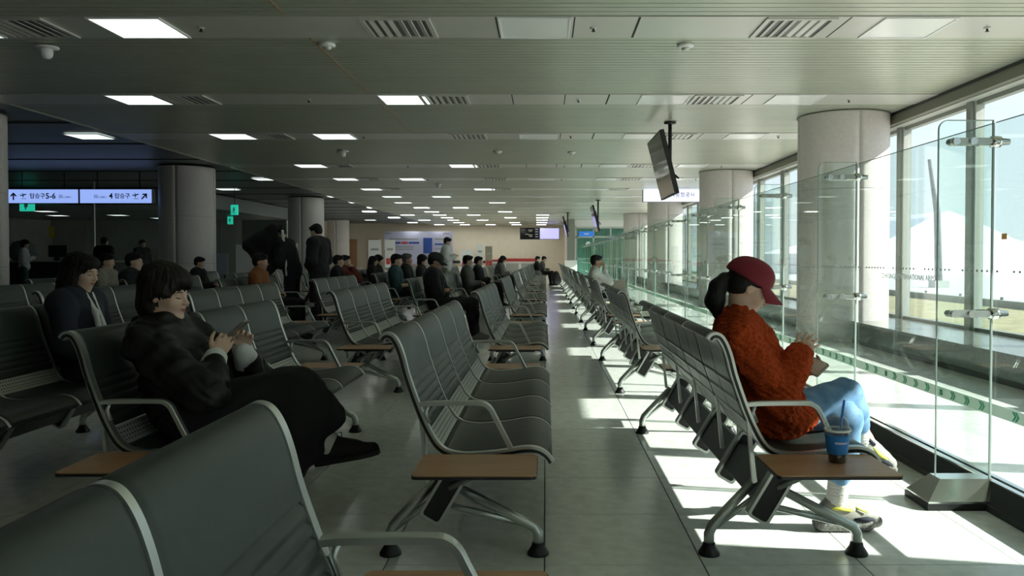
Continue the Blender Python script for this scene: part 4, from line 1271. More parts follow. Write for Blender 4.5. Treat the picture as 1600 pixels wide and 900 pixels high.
def shoe_prims(an, fd, up=None, s=1.0, g=0.0):
    fd = nrm(fd); up = A(0, 0, 1) if up is None else up
    up = nrm(up - fd * (up @ fd)); lo = an - up * 0.075 * s
    heel = lo - fd * 0.045 * s + up * 0.032 * s; toe = lo + fd * 0.165 * s + up * 0.022 * s
    return [Cp(heel, lo + fd * 0.06 * s + up * 0.034 * s, 0.034 * s + g, 0.037 * s + g, 0.03), Cp(lo + fd * 0.06 * s + up * 0.032 * s, toe, 0.037 * s + g, 0.028 * s + g, 0.03),
            Cp(an, lo + fd * 0.01 * s + up * 0.05 * s, 0.036 * s + g, 0.037 * s + g, 0.03), Cp(an, lo + fd * 0.09 * s + up * 0.04 * s, 0.028 * s + g, 0.03 * s + g, 0.03)], lo, fd, up
def sole_mesh(lo, fd, up, s, m, th=0.02):
    sd = np.cross(up, fd); pts = []
    for a, w_ in ((-0.085, 0.012), (-0.075, 0.026), (-0.04, 0.034), (0.0, 0.034), (0.06, 0.040), (0.12, 0.043), (0.165, 0.034), (0.188, 0.016)):
        pts.append((a, w_))
    ring = [(a, w_) for a, w_ in pts] + [(a, -w_) for a, w_ in reversed(pts)]
    b = MB()
    b.loft([[tuple(lo + fd * a * s + sd * w_ * s + up * z) for a, w_ in ring] for z in (0.0, th)], m, smooth=False)
    return b

HAIR = {}
def strands(c, R, amp=0.0026):
    def f(V):
        l = (V - c) @ R
        th = np.arctan2(l[:, 1], l[:, 0] + 0.02)
        r = np.sqrt(l[:, 0] ** 2 + l[:, 1] ** 2)
        ph = th * 46 + 2.2 * np.sin(l[:, 2] * 26 + th * 5) + 1.2 * np.sin(l[:, 2] * 71)
        return amp * np.clip(r / 0.05, 0, 1) * (np.sin(ph) + 0.6 * np.sin(ph * 0.43 + 1.0))
    return f
def hair_prims(style, c, R, s):
    def P(x, y, z): return c + R @ (A(x, y, z) * s)
    def e(x, y, z, rx, ry, rz, k=0.02, sub=False): return El(P(x, y, z), A(rx, ry, rz) * s, R, k, sub)
    face = e(0.108, 0, -0.040, 0.066, 0.088, 0.094, 0.012, True)
    if style == 'short':
        return [e(-0.022, 0, 0.040, 0.100, 0.082, 0.088), e(-0.045, 0, -0.01, 0.065, 0.076, 0.065), e(0.04, 0, 0.085, 0.05, 0.06, 0.03, 0.02), face,
                e(0.03, 0.08, -0.03, 0.05, 0.03, 0.055, 0.01, True), e(0.03, -0.08, -0.03, 0.05, 0.03, 0.055, 0.01, True)]
    if style == 'bob':
        return [e(-0.024, 0, 0.050, 0.112, 0.093, 0.106), e(-0.05, 0, -0.035, 0.078, 0.088, 0.095), e(0.05, 0, 0.076, 0.050, 0.070, 0.040, 0.03),
                e(0.0, 0.076, -0.01, 0.05, 0.02, 0.07, 0.03), e(0.0, -0.076, 0.0, 0.05, 0.02, 0.055, 0.03),
                e(0.112, 0, -0.050, 0.074, 0.098, 0.098, 0.010, True), e(0.030, -0.088, -0.052, 0.058, 0.036, 0.056, 0.012, True), e(0.030, 0.088, -0.052, 0.058, 0.036, 0.056, 0.012, True)] + \
               [Cp(P(0.062, y, 0.075), P(0.086 - abs(y) * 0.25, y * 1.12, 0.030 + 0.012 * ((i * 7) % 5) / 5), 0.011 * s, 0.004 * s, 0.006) for i, y in enumerate((-0.068, -0.054, -0.040, -0.026, -0.012, 0.002, 0.016, 0.030, 0.044, 0.058))]
    if style == 'long':
        return [e(-0.024, 0, 0.040, 0.110, 0.092, 0.094), e(-0.06, 0, -0.05, 0.075, 0.095, 0.11, 0.03), e(-0.065, 0, -0.16, 0.06, 0.105, 0.12, 0.04), e(0.035, 0, 0.075, 0.055, 0.07, 0.035, 0.02),
                e(-0.02, 0.08, -0.09, 0.055, 0.028, 0.11, 0.03), e(-0.02, -0.08, -0.09, 0.055, 0.028, 0.11, 0.03), e(0.110, 0, -0.035, 0.062, 0.080, 0.090, 0.012, True)]
    if style == 'under':
        return [e(-0.022, 0, 0.025, 0.097, 0.079, 0.080), e(-0.05, 0, -0.012, 0.060, 0.070, 0.058), face,
                e(0.03, 0.075, -0.04, 0.05, 0.03, 0.055, 0.01, True), e(0.03, -0.075, -0.04, 0.05, 0.03, 0.055, 0.01, True)]
def cap_parts(par, c, R, s, m, droop=0.03):
    def P(x, y, z): return c + R @ (A(x, y, z) * s)
    me = sdf_mesh([El(P(-0.016, 0, 0.050), A(0.108, 0.089, 0.082) * s, R, 0.01), El(P(-0.02, 0, 0.03), A(0.104, 0.086, 0.06) * s, R, 0.02), El(P(0.03, 0, 0.06), A(0.062, 0.068, 0.055) * s, R, 0.03),
                   Hs(P(0.0, 0, 0.018), R @ A(-0.15, 0, -1.0))], 0.005 * max(s, 1), 'cap_crown', m)
    cr_ = ob('cap_crown', me, par)
    b = MB(); top = []; N = 14; K = 6
    for layer in (0, 1):
        for i in range(N + 1):
            a = -1.12 + 2.24 * i / N
            for k in range(K + 1):
                t = k / K
                bx, by = -0.005 + 0.092 * math.cos(a), 0.083 * math.sin(a)
                ext = 0.090 * math.cos(a * 0.98) ** 0.65 if abs(a) < 1.5 else 0
                x = bx + ext * t; y = by * (1 - 0.10 * t)
                z = 0.030 - droop * t * 0.9 - 0.030 * (math.sin(a)) ** 2 * (0.35 + 0.65 * t) + (0.0022 if layer else -0.0022)
                top.append(P(x, y, z))
    W = K + 1; n0 = (N + 1) * W; f = []
    for i in range(N):
        for k in range(K):
            q = i * W + k
            f.append((q, q + W, q + W + 1, q + 1)); f.append((n0 + q, n0 + q + 1, n0 + q + W + 1, n0 + q + W))
    for i in range(N):
        q = i * W + K; f.append((q, q + W, n0 + q + W, n0 + q))
        q = i * W; f.append((q + W, q, n0 + q, n0 + q + W))
    for k in range(K):
        f.append((k, k + 1, n0 + k + 1, n0 + k)); q = N * W + k; f.append((q + 1, q, n0 + q, n0 + q + 1))
    b.add(top, f, m, True)
    ob('cap_brim', b, par)

def sub(J, loc):
    loc = np.array(loc)
    return {k: (v - loc if isinstance(v, np.ndarray) and k not in ('fdl', 'fdr', 'upl', 'upr') else v) for k, v in J.items()}

def person(label, J, look, h, loc, rz=0.0, group=None):
    """J: joints in the figure's own frame, facing +X, feet on z = 0"""
    o = empty('person', loc, rz); tag(o, label, 'person', group)
    s = J['s']; R = headR(J.get('hp', 0.1), J.get('hy', 0.0), J.get('hroll', 0.0)); c = J['hed']
    fem = look.get('fem', False); wd = 0.9 if fem else 1.0
    sk = M[look.get('skin', 'skin')]
    L = head_prims(c, R, s * (0.95 if fem else 1.0), fem)
    L.append(Cp(J['nek'] - A(0, 0, 0.02), c + R @ (A(-0.025, 0, -0.045) * s), 0.050 * s * wd, 0.046 * s * wd, 0.03))
    L += torso(J, 0, wd) + arms(J) + legs(J)
    for q in 'rl':
        d = nrm(J['w' + q] - J['e' + q])
        hd = look.get('hand_' + q, {})
        L += hand_prims(J['w' + q], hd.get('d', d), hd.get('n', A(0, 0, -1) + 0.01 * d), q == 'r', hd.get('curl', 0.7), hd.get('spread', 0.1), s * (0.93 if fem else 1.0) * hd.get('s', 1.0), hd.get('thumb', 0.5))
        sp, lo, fd, up = shoe_prims(J['a' + q], J['fd' + q], J.get('up' + q), s * 0.92)
        L += [x[:3] + (x[3] * 0.85, x[4] * 0.85) + x[5:] for x in sp]
    body = ob('body', sdf_mesh(L, h, 'body', sk), o)
    if look.get('face', h < 0.012):
        face_parts(o, c, R, s * (0.95 if fem else 1.0), h, look)
    hm = M[look.get('hair_mat', 'hair')]
    st = look.get('hair', 'short')
    ob('hair', sdf_mesh(hair_prims(st, c, R, s * (0.96 if fem else 1.0)) + look.get('hair_extra', []), max(h * 0.85, 0.006), 'hair', hm, strands(c, R, look.get('strand', 0.0026))), o)
    if 'cap' in look: cap_parts(o, c + look.get('capoff', A(0, 0, 0)), headR(look['cap_pitch'], J.get('hy', 0.0)) if 'cap_pitch' in look else R, s * (0.97 if fem else 1.0), M[look['cap']], droop=look.get('droop', 0.03))
    # upper garment
    g = look.get('g', 0.022); m = M[look['top']]
    L = torso(J, g, wd) + arms(J, g, 0.03, look.get('sleeve', 0.93))
    L += look.get('top_extra', [])
    if look.get('collar', True):
        L.append(Cp(J['nek'] - A(0, 0, 0.025), J['nek'] + nrm(c - J['nek']) * 0.035, look.get('cr', 0.060) * s, look.get('cr', 0.060) * 0.95 * s, 0.02))
    ob('jacket' if not look.get('topname') else look['topname'], sdf_mesh(L, h, 'top', m, look.get('foldf') or folds2(look.get('fold', 0.005), look.get('foldsc', 1.0), len(label))), o)
    # lower garment
    R3 = spine_R(J)
    lm = M[look.get('bottom', 'blackcloth')]; gl = look.get('gl', 0.016)
    Lb = [El(J['pel'] - R3[:, 2] * 0.03 * s, A(0.118, 0.165 * wd, 0.11) * s + gl * 0.7, R3, 0.05)] + legs(J, gl, look.get('legk', 0.03), look.get('legto', 0.93)) + look.get('bottom_extra', [])
    ob(look.get('botname', 'trousers'), sdf_mesh(Lb, h, 'trousers', lm, folds2(look.get('legfold', 0.0045), 1.2, 3)), o)
    if look.get('shoes', True):
        for q in 'rl':
            sp, lo, fd, up = shoe_prims(J['a' + q], J['fd' + q], J.get('up' + q), s)
            so = ob('shoe', sdf_mesh(sp + [Hs(lo + up * 0.004, -up)], max(h, 0.007) if h < 0.012 else h, 'shoe', M[look.get('shoe', 'soleblack')]), o)
            ob('sole', sole_mesh(lo - up * 0.002, fd, up, s, M[look.get('sole', 'soleblack')]), so)
    return o

def seated(s=1.0, hp=0.15, hy=0.0, arms_='lap', lean=0.0, legs_='down', du=0.0):
    J = dict(s=s, hp=hp, hy=hy)
    z = 0.08
    J['pel'] = A(0.33, 0, 0.505); J['wai'] = A(0.295 + lean * .3, 0, 0.505 + 0.145 * s); J['che'] = A(0.262 + lean * .75, 0, 0.505 + 0.30 * s)
    J['nek'] = A(0.255 + lean, 0, 0.505 + 0.44 * s); J['hed'] = A(0.285 + lean * 1.35 + 0.03 * hp, 0, 0.505 + 0.575 * s)
    for q, y in (('r', -1), ('l', 1)):
        J['s' + q] = A(0.26 + lean * .95, 0.175 * y * s, 0.505 + 0.385 * s)
        J['h' + q] = A(0.36, 0.09 * y, 0.495); J['k' + q] = A(0.36 + 0.43 * s, 0.11 * y, 0.505 + 0.02 * (s - 1)); J['a' + q] = A(0.40 + 0.43 * s, 0.11 * y, z)
        J['fd' + q] = A(1, 0.1 * y, 0)
        if arms_ == 'lap':
            J['e' + q] = A(0.33 + lean, 0.225 * y, 0.505 + 0.12 * s); J['w' + q] = A(0.53 + lean, 0.07 * y, 0.645)
        elif arms_ == 'phone':
            J['e' + q] = A(0.37 + lean, 0.215 * y, 0.505 + 0.13 * s); J['w' + q] = A(0.53 + lean, 0.055 * y, 0.78)
        elif arms_ == 'face':
            J['e' + q] = A(0.52 + lean, 0.15 * y, 0.505 + 0.20 * s); J['w' + q] = A(0.425 + lean * 1.3, 0.055 * y, 0.505 + 0.43 * s)
        elif arms_ == 'cross':
            J['e' + q] = A(0.35 + lean, 0.23 * y, 0.505 + 0.14 * s); J['w' + q] = A(0.44 + lean, -0.05 * y, 0.505 + 0.19 * s)
    if legs_ == 'cross':
        J['kr'] = A(0.36 + 0.41 * s, 0.02, 0.63); J['ar'] = A(0.36 + 0.55 * s, 0.14, 0.34); J['fdr'] = A(0.8, 0.1, -0.5); J['upr'] = A(0.5, 0, 0.8)
        J['kl'] = A(0.36 + 0.42 * s, 0.02, 0.50)
        J['al'] = A(0.36 + 0.46 * s, 0.06, 0.08)
    return J
def standing(s=1.0, hp=0.1, hy=0.0, arms_='down', bend=0.0):
    J = dict(s=s, hp=hp, hy=hy)
    H = 0.93 * s
    def sp(d): return A(math.sin(bend) * d, 0, math.cos(bend) * d)
    J['pel'] = A(0, 0, H); J['wai'] = J['pel'] + sp(0.14 * s); J['che'] = J['pel'] + sp(0.31 * s); J['nek'] = J['pel'] + sp(0.50 * s); J['hed'] = J['nek'] + A(0.03 + 0.04 * hp + 0.05 * math.sin(bend), 0, 0.135 * s)
    f = A(math.cos(bend), 0, -math.sin(bend))
    for q, y in (('r', -1), ('l', 1)):
        J['s' + q] = J['pel'] + sp(0.44 * s) + A(0, 0.185 * y * s, 0)
        J['h' + q] = A(0, 0.09 * y, H - 0.02); J['k' + q] = A(0.02, 0.1 * y, 0.50 * s); J['a' + q] = A(-0.01, 0.11 * y, 0.08); J['fd' + q] = A(1, 0.15 * y, 0)
        if arms_ == 'down':
            J['e' + q] = J['s' + q] + A(-0.03, 0.06 * y, -0.29 * s); J['w' + q] = J['e' + q] + A(0.07, -0.02 * y, -0.24 * s)
        elif arms_ == 'phone':
            J['e' + q] = J['s' + q] + A(0.03, 0.05 * y, -0.28 * s); J['w' + q] = J['e' + q] + A(0.20, -0.14 * y, 0.10 * s)
        elif arms_ == 'fold':
            J['e' + q] = J['s' + q] + A(-0.02, 0.07 * y, -0.28 * s); J['w' + q] = J['e' + q] + A(0.16, -0.16 * y, -0.08 * s)
    return J
# ------------------------------------------------------------------ the woman in the burgundy cap (first bench by the partition)
HY = 3.41
loc = A(0.98, HY, 0.0)
J = dict(s=0.95, hp=0.54, hy=-0.05)
J['pel'] = A(0.955, HY, 0.505); J['wai'] = A(0.905, HY, 0.64); J['che'] = A(0.855, HY, 0.765); J['nek'] = A(0.81, HY, 0.892); J['hed'] = A(0.862, HY, 1.03)
J['sr'] = A(0.785, HY - 0.15, 0.832); J['sl'] = A(0.83, HY + 0.165, 0.835)
J['er'] = A(0.945, HY - 0.185, 0.585); J['wr'] = A(1.038, HY - 0.11, 0.755)
J['el'] = A(0.95, HY + 0.20, 0.60); J['wl'] = A(1.08, HY + 0.06, 0.665)
J['hr'] = A(0.955, HY - 0.085, 0.49); J['hl'] = A(0.955, HY + 0.085, 0.485)
J['kr'] = A(1.280, HY + 0.02, 0.572); J['ar'] = A(1.415, HY + 0.15, 0.355)
J['kl'] = A(1.255, HY - 0.06, 0.485); J['al'] = A(1.235, HY + 0.0, 0.115)
J['fdr'] = A(0.92, 0.12, -0.38); J['upr'] = A(0.38, 0.0, 0.92); J['fdl'] = A(1, 0.02, 0.0)
Jl = sub(J, loc)
Rr = headR(0.54, -0.05)
hc = Jl['hed']
def hp_(x, y, z): return hc + Rr @ A(x, y, z)
pts = [A(-0.185, 0, 1.066), A(-0.222, 0, 1.068), A(-0.250, 0, 1.035), A(-0.262, 0, 0.975), A(-0.252, 0, 0.918)]
rs_ = [0.020, 0.026, 0.036, 0.042, 0.020]
pony = [Cp(pts[i], pts[i + 1], rs_[i], rs_[i + 1], 0.012) for i in range(4)] + [Cp(hp_(-0.06, 0, 0.03), pts[0], 0.05, 0.022, 0.02)]
_f = folds2(0.0065, 1.2, 83)
def cable(V):
    s = V[:, 0] * 1.0 + V[:, 2] * 0.42 + V[:, 1] * 0.6
    return _f(V) + 0.0028 * np.sin(150 * s + 2.4 * np.sin(V[:, 2] * 70)) + 0.0016 * np.sin(V[:, 2] * 260 + 5 * np.sin(s * 60))
tx = [El(Jl['pel'] + A(0.035, 0, 0.0), A(0.150, 0.20, 0.115), None, 0.05), El(Jl['wai'] + A(0.03, 0, -0.02), A(0.135, 0.18, 0.15), None, 0.05),
      Cp(Jl['er'] + A(-0.005, 0.0, -0.005), Jl['er'] + (Jl['wr'] - Jl['er']) * 0.55, 0.076, 0.060, 0.015), Cp(Jl['sr'] + A(0.03, 0, -0.05), Jl['er'], 0.078, 0.078, 0.018),
      Cp(Jl['er'] + (Jl['wr'] - Jl['er']) * 0.55, Jl['er'] + (Jl['wr'] - Jl['er']) * 0.98, 0.060, 0.046, 0.03),
      Cp(Jl['el'], Jl['el'] + (Jl['wl'] - Jl['el']) * 0.55, 0.085, 0.062, 0.04), Cp(Jl['sl'] + A(0.03, 0, -0.05), Jl['el'], 0.08, 0.085, 0.05)]
look = dict(fem=True, hair='under', hair_extra=pony, cap='cap', top='knit', topname='sweater', strand=0.0005, foldf=cable, legfold=0.004, g=0.024, fold=0.0055, foldsc=1.2, sleeve=1.0, top_extra=tx, collar=True, bottom='jeans', botname='jeans', gl=0.016, legk=0.006, legto=0.66, cap_pitch=0.42, capoff=A(-0.002, 0, 0.008), droop=0.05, cr=0.064, shoes=False,
            hand_r=dict(d=A(0.62, 0.16, 0.66), n=A(0.35, 0.9, -0.3), curl=0.38, spread=0.26, thumb=0.1, s=0.93), hand_l=dict(d=A(0.85, -0.3, 0.15), n=A(-0.1, -0.4, 0.9), curl=0.8, spread=0.12), face=True)
red = person('woman in burgundy cap, rust knitted sweater and light jeans sitting sideways by the glass', Jl, look, 0.0055, loc)
# socks and chunky trainers
for q in 'lr':
    an, kn, fd = Jl['a' + q], Jl['k' + q], nrm(Jl['fd' + q]); up = nrm(Jl.get('up' + q, A(0, 0, 1)) - fd * (Jl.get('up' + q, A(0, 0, 1)) @ fd))
    ob('sock', sdf_mesh([Cp(an - up * 0.03, an + (kn - an) * 0.50, 0.042, 0.045, 0.02)], 0.006, 'sock', M['sock'], lambda V: 0.0016 * np.sin(V[:, 2] * 420)), red)
    lo = an - up * 0.115
    sd = np.cross(up, fd)
    sh = empty('shoe', tuple(0 * lo)); sh.parent = red
    up_p = [Cp(lo - fd * 0.05 + up * 0.075, lo + fd * 0.05 + up * 0.075, 0.036, 0.040, 0.03), Cp(lo + fd * 0.05 + up * 0.068, lo + fd * 0.155 + up * 0.055, 0.042, 0.032, 0.03),
            Cp(an - up * 0.01 - fd * 0.012, lo + up * 0.07, 0.043, 0.042, 0.03), Cp(an + fd * 0.02 - up * 0.02, lo + fd * 0.11 + up * 0.07, 0.034, 0.030, 0.03),
            Cp(an + up * 0.03, an + up * 0.012, 0.036, 0.036, 0.004, True)]
    ob('upper', sdf_mesh(up_p, 0.005, 'upper', M['shoewhite']), sh)
    sl = [Cp(lo - fd * 0.065 + up * 0.030 + sd * 0.004, lo + fd * 0.06 + up * 0.028, 0.030, 0.034, 0.02), Cp(lo + fd * 0.06 + up * 0.028, lo + fd * 0.175 + up * 0.036, 0.038, 0.026, 0.02),
          Cp(lo - fd * 0.06 + up * 0.028 - sd * 0.02, lo + fd * 0.13 + up * 0.028 - sd * 0.022, 0.026, 0.024, 0.02), Cp(lo - fd * 0.06 + up * 0.028 + sd * 0.02, lo + fd * 0.13 + up * 0.028 + sd * 0.022, 0.026, 0.024, 0.02), Hs(lo + up * 0.0, -up), Hs(lo + up * 0.052, up)]
    ob('sole', sdf_mesh(sl, 0.005, 'sole', M['sole']), sh)
    for y in (1, -1):
        b = MB()
        b.tube([lo - fd * 0.085 + up * 0.095 + sd * 0.020 * y, lo - fd * 0.04 + up * 0.074 + sd * 0.038 * y, lo + fd * 0.03 + up * 0.062 + sd * 0.046 * y], [0.012, 0.016, 0.008], M['soleblack'], 8)
        b.tube([lo + fd * 0.06 + up * 0.058 + sd * 0.043 * y, lo + fd * 0.12 + up * 0.056 + sd * 0.037 * y, lo + fd * 0.175 + up * 0.05 + sd * 0.014 * y], [0.008, 0.013, 0.008], M['navy'], 8)
        ob('side_patch', b, sh)
        b = MB(); b.tube([lo - fd * 0.06 + up * 0.056 + sd * 0.036 * y, lo + fd * 0.0 + up * 0.054 + sd * 0.042 * y, lo + fd * 0.05 + up * 0.054 + sd * 0.043 * y], [0.004, 0.006, 0.004], M['shoepink' if q == 'r' else 'shoeyellow'], 6)
        if q == 'r':
            b.tube([lo + fd * 0.02 + up * 0.10 + sd * 0.040 * y, lo + fd * 0.06 + up * 0.078 + sd * 0.046 * y, lo + fd * 0.11 + up * 0.07 + sd * 0.042 * y], [0.006, 0.009, 0.004], M['shoeyellow'], 8)
            b.tube([an - fd * 0.02 + up * 0.01 + sd * 0.042 * y, an + fd * 0.03 - up * 0.005 + sd * 0.042 * y], [0.010, 0.008], M['navy'], 8)
        ob('accent_stripe', b, sh)
    b = MB()
    for i in range(5):
        p = lo + fd * (0.045 + i * 0.018) + up * (0.126 - i * 0.009)
        b.tube([p + sd * 0.026 - up * 0.012, p + up * 0.003, p - sd * 0.026 - up * 0.012], 0.0034, M['shoeyellow' if q == 'l' else 'shoewhite'], 6)
    if q == 'l':
        b.tube([lo - fd * 0.075 + up * 0.098, lo - fd * 0.01 + up * 0.105 - sd * 0.052, lo + fd * 0.05 + up * 0.098 - sd * 0.05], 0.006, M['shoeyellow'], 6)
        b.tube([lo + fd * 0.05 + up * 0.118, lo + fd * 0.085 + up * 0.10 - sd * 0.045, lo + fd * 0.12 + up * 0.088 - sd * 0.045], 0.004, M['shoeyellow'], 6)
    ob('laces', b, sh)
# white-cased phone in her lower hand
ph = empty('phone', (1.135, HY - 0.005, 0.70)); tag(ph, 'pale phone resting in the hand of the woman in the burgundy cap', 'phone')
ph.rotation_euler = (0.2, -0.75, 0.1)
ob('case', MB().rbox((-0.037, -0.075, -0.004), (0.037, 0.075, 0.004), 0.01, M['shoewhite']), ph); ob('screen', MB().rbox((-0.033, -0.07, 0.0045), (0.033, 0.07, 0.0055), 0.008, M['lamp_off']), ph)

# iced coffee on the side table
cx, cy, cz = 1.055, 2.90, 0.4195
cup = empty('coffee_cup', (cx, cy, cz)); tag(cup, 'clear iced coffee cup with blue sleeve and straw on the wooden side table', 'cup')
ob('coffee', MB().lathe([(0.0005, 0.002), (0.0285, 0.002), (0.034, 0.055), (0.0005, 0.055)], M['coffee'], 28, cap=False), cup)
ob('cup_wall', MB().lathe([(0.030, 0.0), (0.0435, 0.118), (0.0445, 0.118), (0.031, 0.0)], M['plastic'], 32, cap=False), cup)
ob('sleeve', MB().lathe([(0.0345, 0.034), (0.0428, 0.102), (0.0438, 0.102), (0.0355, 0.034)], M['cupblue'], 32, cap=False), cup)
ob('print', MB().add([(0.0415 * math.sin(a), -0.0415 * math.cos(a) - 0.0009, z) for a in (-0.55, -0.2, 0.2, 0.55) for z in (0.073, 0.080)], [(0, 2, 3, 1), (2, 4, 5, 3), (4, 6, 7, 5)], M['lilac']), cup)
b = MB().lathe([(0.047, 0.116), (0.0475, 0.122), (0.046, 0.126), (0.042, 0.128), (0.040, 0.142), (0.033, 0.158), (0.020, 0.167), (0.010, 0.169)], M['plastic'], 32, cap=False)
ob('dome_lid', b, cup)
ob('rim', MB().lathe([(0.0445, 0.114), (0.048, 0.117), (0.048, 0.121), (0.0445, 0.123), (0.0445, 0.114)], M['lamp_off'], 32, cap=False), cup)
ob('straw', MB().tube([(0.0, 0, 0.01), (0.012, 0, 0.13), (0.024, 0, 0.225)], 0.0042, M['strawblue'], 10), cup)

# ------------------------------------------------------------------ the woman in black with a phone
loc = A(-1.45, HY, 0.0)
J = dict(s=0.97, hp=0.13, hy=-0.12)
J['pel'] = A(-1.47, HY, 0.51); J['wai'] = A(-1.55, HY, 0.645); J['che'] = A(-1.60, HY, 0.775); J['nek'] = A(-1.64, HY, 0.848); J['hed'] = A(-1.603, HY, 1.0)
J['sr'] = A(-1.615, HY - 0.17, 0.825); J['sl'] = A(-1.60, HY + 0.17, 0.825)
J['er'] = A(-1.34, HY - 0.24, 0.62); J['wr'] = A(-1.36, HY - 0.09, 0.745)
J['el'] = A(-1.33, HY + 0.22, 0.615); J['wl'] = A(-1.315, HY + 0.09, 0.755)
J['hr'] = A(-1.45, HY - 0.085, 0.49); J['hl'] = A(-1.45, HY + 0.085, 0.49)
J['kr'] = A(-1.055, HY - 0.01, 0.60); J['ar'] = A(-0.925, HY + 0.06, 0.355); J['fdr'] = A(0.96, -0.08, 0.20); J['upr'] = A(-0.2, 0, 0.95)
J['kl'] = A(-1.09, HY + 0.03, 0.49); J['al'] = A(-1.20, HY - 0.0, 0.09); J['fdl'] = A(1, 0, 0)
Jl = sub(J, loc)
skirt = [Cp(Jl['hr'] + A(0, 0, 0.02), Jl['kr'], 0.125, 0.085, 0.06), Cp(Jl['hl'], Jl['kl'], 0.125, 0.085, 0.06), Cp(Jl['kr'] + A(0.01, 0, -0.01), Jl['kr'] + A(0.125, 0.04, -0.125), 0.085, 0.075, 0.06),
         Cp(Jl['kr'] + A(0, 0, -0.05), Jl['kl'] + A(0.07, -0.02, -0.14), 0.09, 0.085, 0.06), Cp(Jl['kl'], Jl['kl'] + A(0.02, -0.03, -0.24), 0.075, 0.05, 0.05)]
tx = [El(Jl['pel'] + A(-0.01, 0, 0.01), A(0.165, 0.215, 0.12), None, 0.06), El(Jl['wai'] + A(0.03, 0, 0), A(0.15, 0.195, 0.15), None, 0.06),
      Cp(Jl['sr'] + A(0.02, -0.01, -0.04), Jl['er'], 0.080, 0.074, 0.025), Cp(Jl['er'], Jl['er'] + (Jl['wr'] - Jl['er']) * 0.55, 0.074, 0.062, 0.02),
      Cp(Jl['sl'] + A(0.02, 0.01, -0.04), Jl['el'], 0.085, 0.080, 0.05), Cp(Jl['el'], Jl['el'] + (Jl['wl'] - Jl['el']) * 0.45, 0.078, 0.062, 0.04)]
look = dict(fem=True, hair='bob', hair_mat='hair_brown', top='leather', topname='coat', g=0.026, fold=0.010, foldsc=1.3, sleeve=0.70, top_extra=tx, collar=False, bottom='blackcloth', botname='skirt', gl=0.02, legto=0.5, bottom_extra=skirt, shoes=False,
            hand_r=dict(d=A(0.30, 0.35, 0.75), n=A(0.05, 0.8, 0.45), curl=0.75, spread=0.08, thumb=0.3), hand_l=dict(d=A(0.25, -0.30, 0.85), n=A(0.3, -0.85, 0.2), curl=0.75, spread=0.10, thumb=0.6), face=True)
wb = person('woman in black leather coat and long skirt looking down at her phone', Jl, look, 0.0055, loc)
for q in 'rl':
    e, w_ = Jl['e' + q], Jl['w' + q]
    ob('cuff', sdf_mesh([Cp(e + (w_ - e) * 0.55, e + (w_ - e) * 0.99, 0.057, 0.046, 0.02)], 0.006, 'cuff', M['whitecloth'], folds(0.005 if q == 'l' else 0.003, 2.2, 4)), wb)
# coat collar and lapels
R3 = spine_R(Jl)
N_ = Jl['nek']
b = [Cp(N_ + A(-0.05, -0.065, 0.045), N_ + A(0.075, -0.062, -0.005), 0.020, 0.020, 0.02), Cp(N_ + A(-0.05, 0.065, 0.045), N_ + A(0.075, 0.062, -0.005), 0.020, 0.020, 0.02),
     Cp(N_ + A(-0.062, -0.055, 0.045), N_ + A(-0.062, 0.055, 0.045), 0.022, 0.022, 0.02),
     Cp(N_ + A(0.075, -0.062, -0.005), N_ + A(0.20, -0.045, -0.13), 0.020, 0.012, 0.02), Cp(N_ + A(0.075, 0.062, -0.005), N_ + A(0.20, 0.045, -0.13), 0.020, 0.012, 0.02)]
ob('collar', sdf_mesh(b, 0.006, 'collar', M['blackcloth']), wb)
ob('bag_strap', MB().tube([Jl['nek'] + A(-0.01, -0.09, 0.03), Jl['nek'] + A(0.07, -0.05, -0.03), Jl['che'] + A(0.155, 0.04, -0.05), Jl['wai'] + A(0.19, 0.12, -0.02)], 0.006, M['redcloth'], 6), wb)
for q in 'rl':
    an, kn, fd = Jl['a' + q], Jl['k' + q], nrm(Jl['fd' + q])
    ob('sock', sdf_mesh([Cp(an - A(0, 0, 0.02), an + (kn - an) * 0.6, 0.045, 0.058, 0.02)], 0.006, 'sock', M['sock'] if q == 'r' else M['blackcloth']), wb)
    sp, lo, fd, up = shoe_prims(an, fd, Jl.get('up' + q), 1.05)
    sh = ob('shoe', sdf_mesh(sp, 0.006, 'shoe', M['blackcloth']), wb)
    ob('sole', sole_mesh(lo - up * 0.004, fd, up, 1.06, M['soleblack'], 0.02), sh)
    sd = np.cross(up, fd); b = MB()
    for i in range(5):
        p = lo + fd * (0.045 + i * 0.018) + up * (0.088 - i * 0.006)
        b.tube([p + sd * 0.024 - up * 0.008, p + up * 0.004, p - sd * 0.024 - up * 0.008], 0.0028, M['soleblack'], 6)
    b.tube([lo + fd * 0.04 + up * 0.09, lo + fd * 0.03 + up * 0.12, lo + fd * 0.055 + up * 0.118, lo + fd * 0.05 + up * 0.09], 0.0025, M['soleblack'], 6)
    ob('laces', b, sh)
ph = empty('phone', (-1.315, HY - 0.005, 0.845)); tag(ph, 'slim grey phone held upright by the woman in black leather', 'phone')
ph.rotation_euler = (0, math.radians(-41), 0)
ob('case', MB().rbox((-0.072, -0.036, -0.004), (0.072, 0.036, 0.004), 0.010, M['phone']), ph)
ob('screen', MB().rbox((-0.068, -0.033, 0.0042), (0.068, 0.033, 0.0052), 0.008, M['screen']), ph)

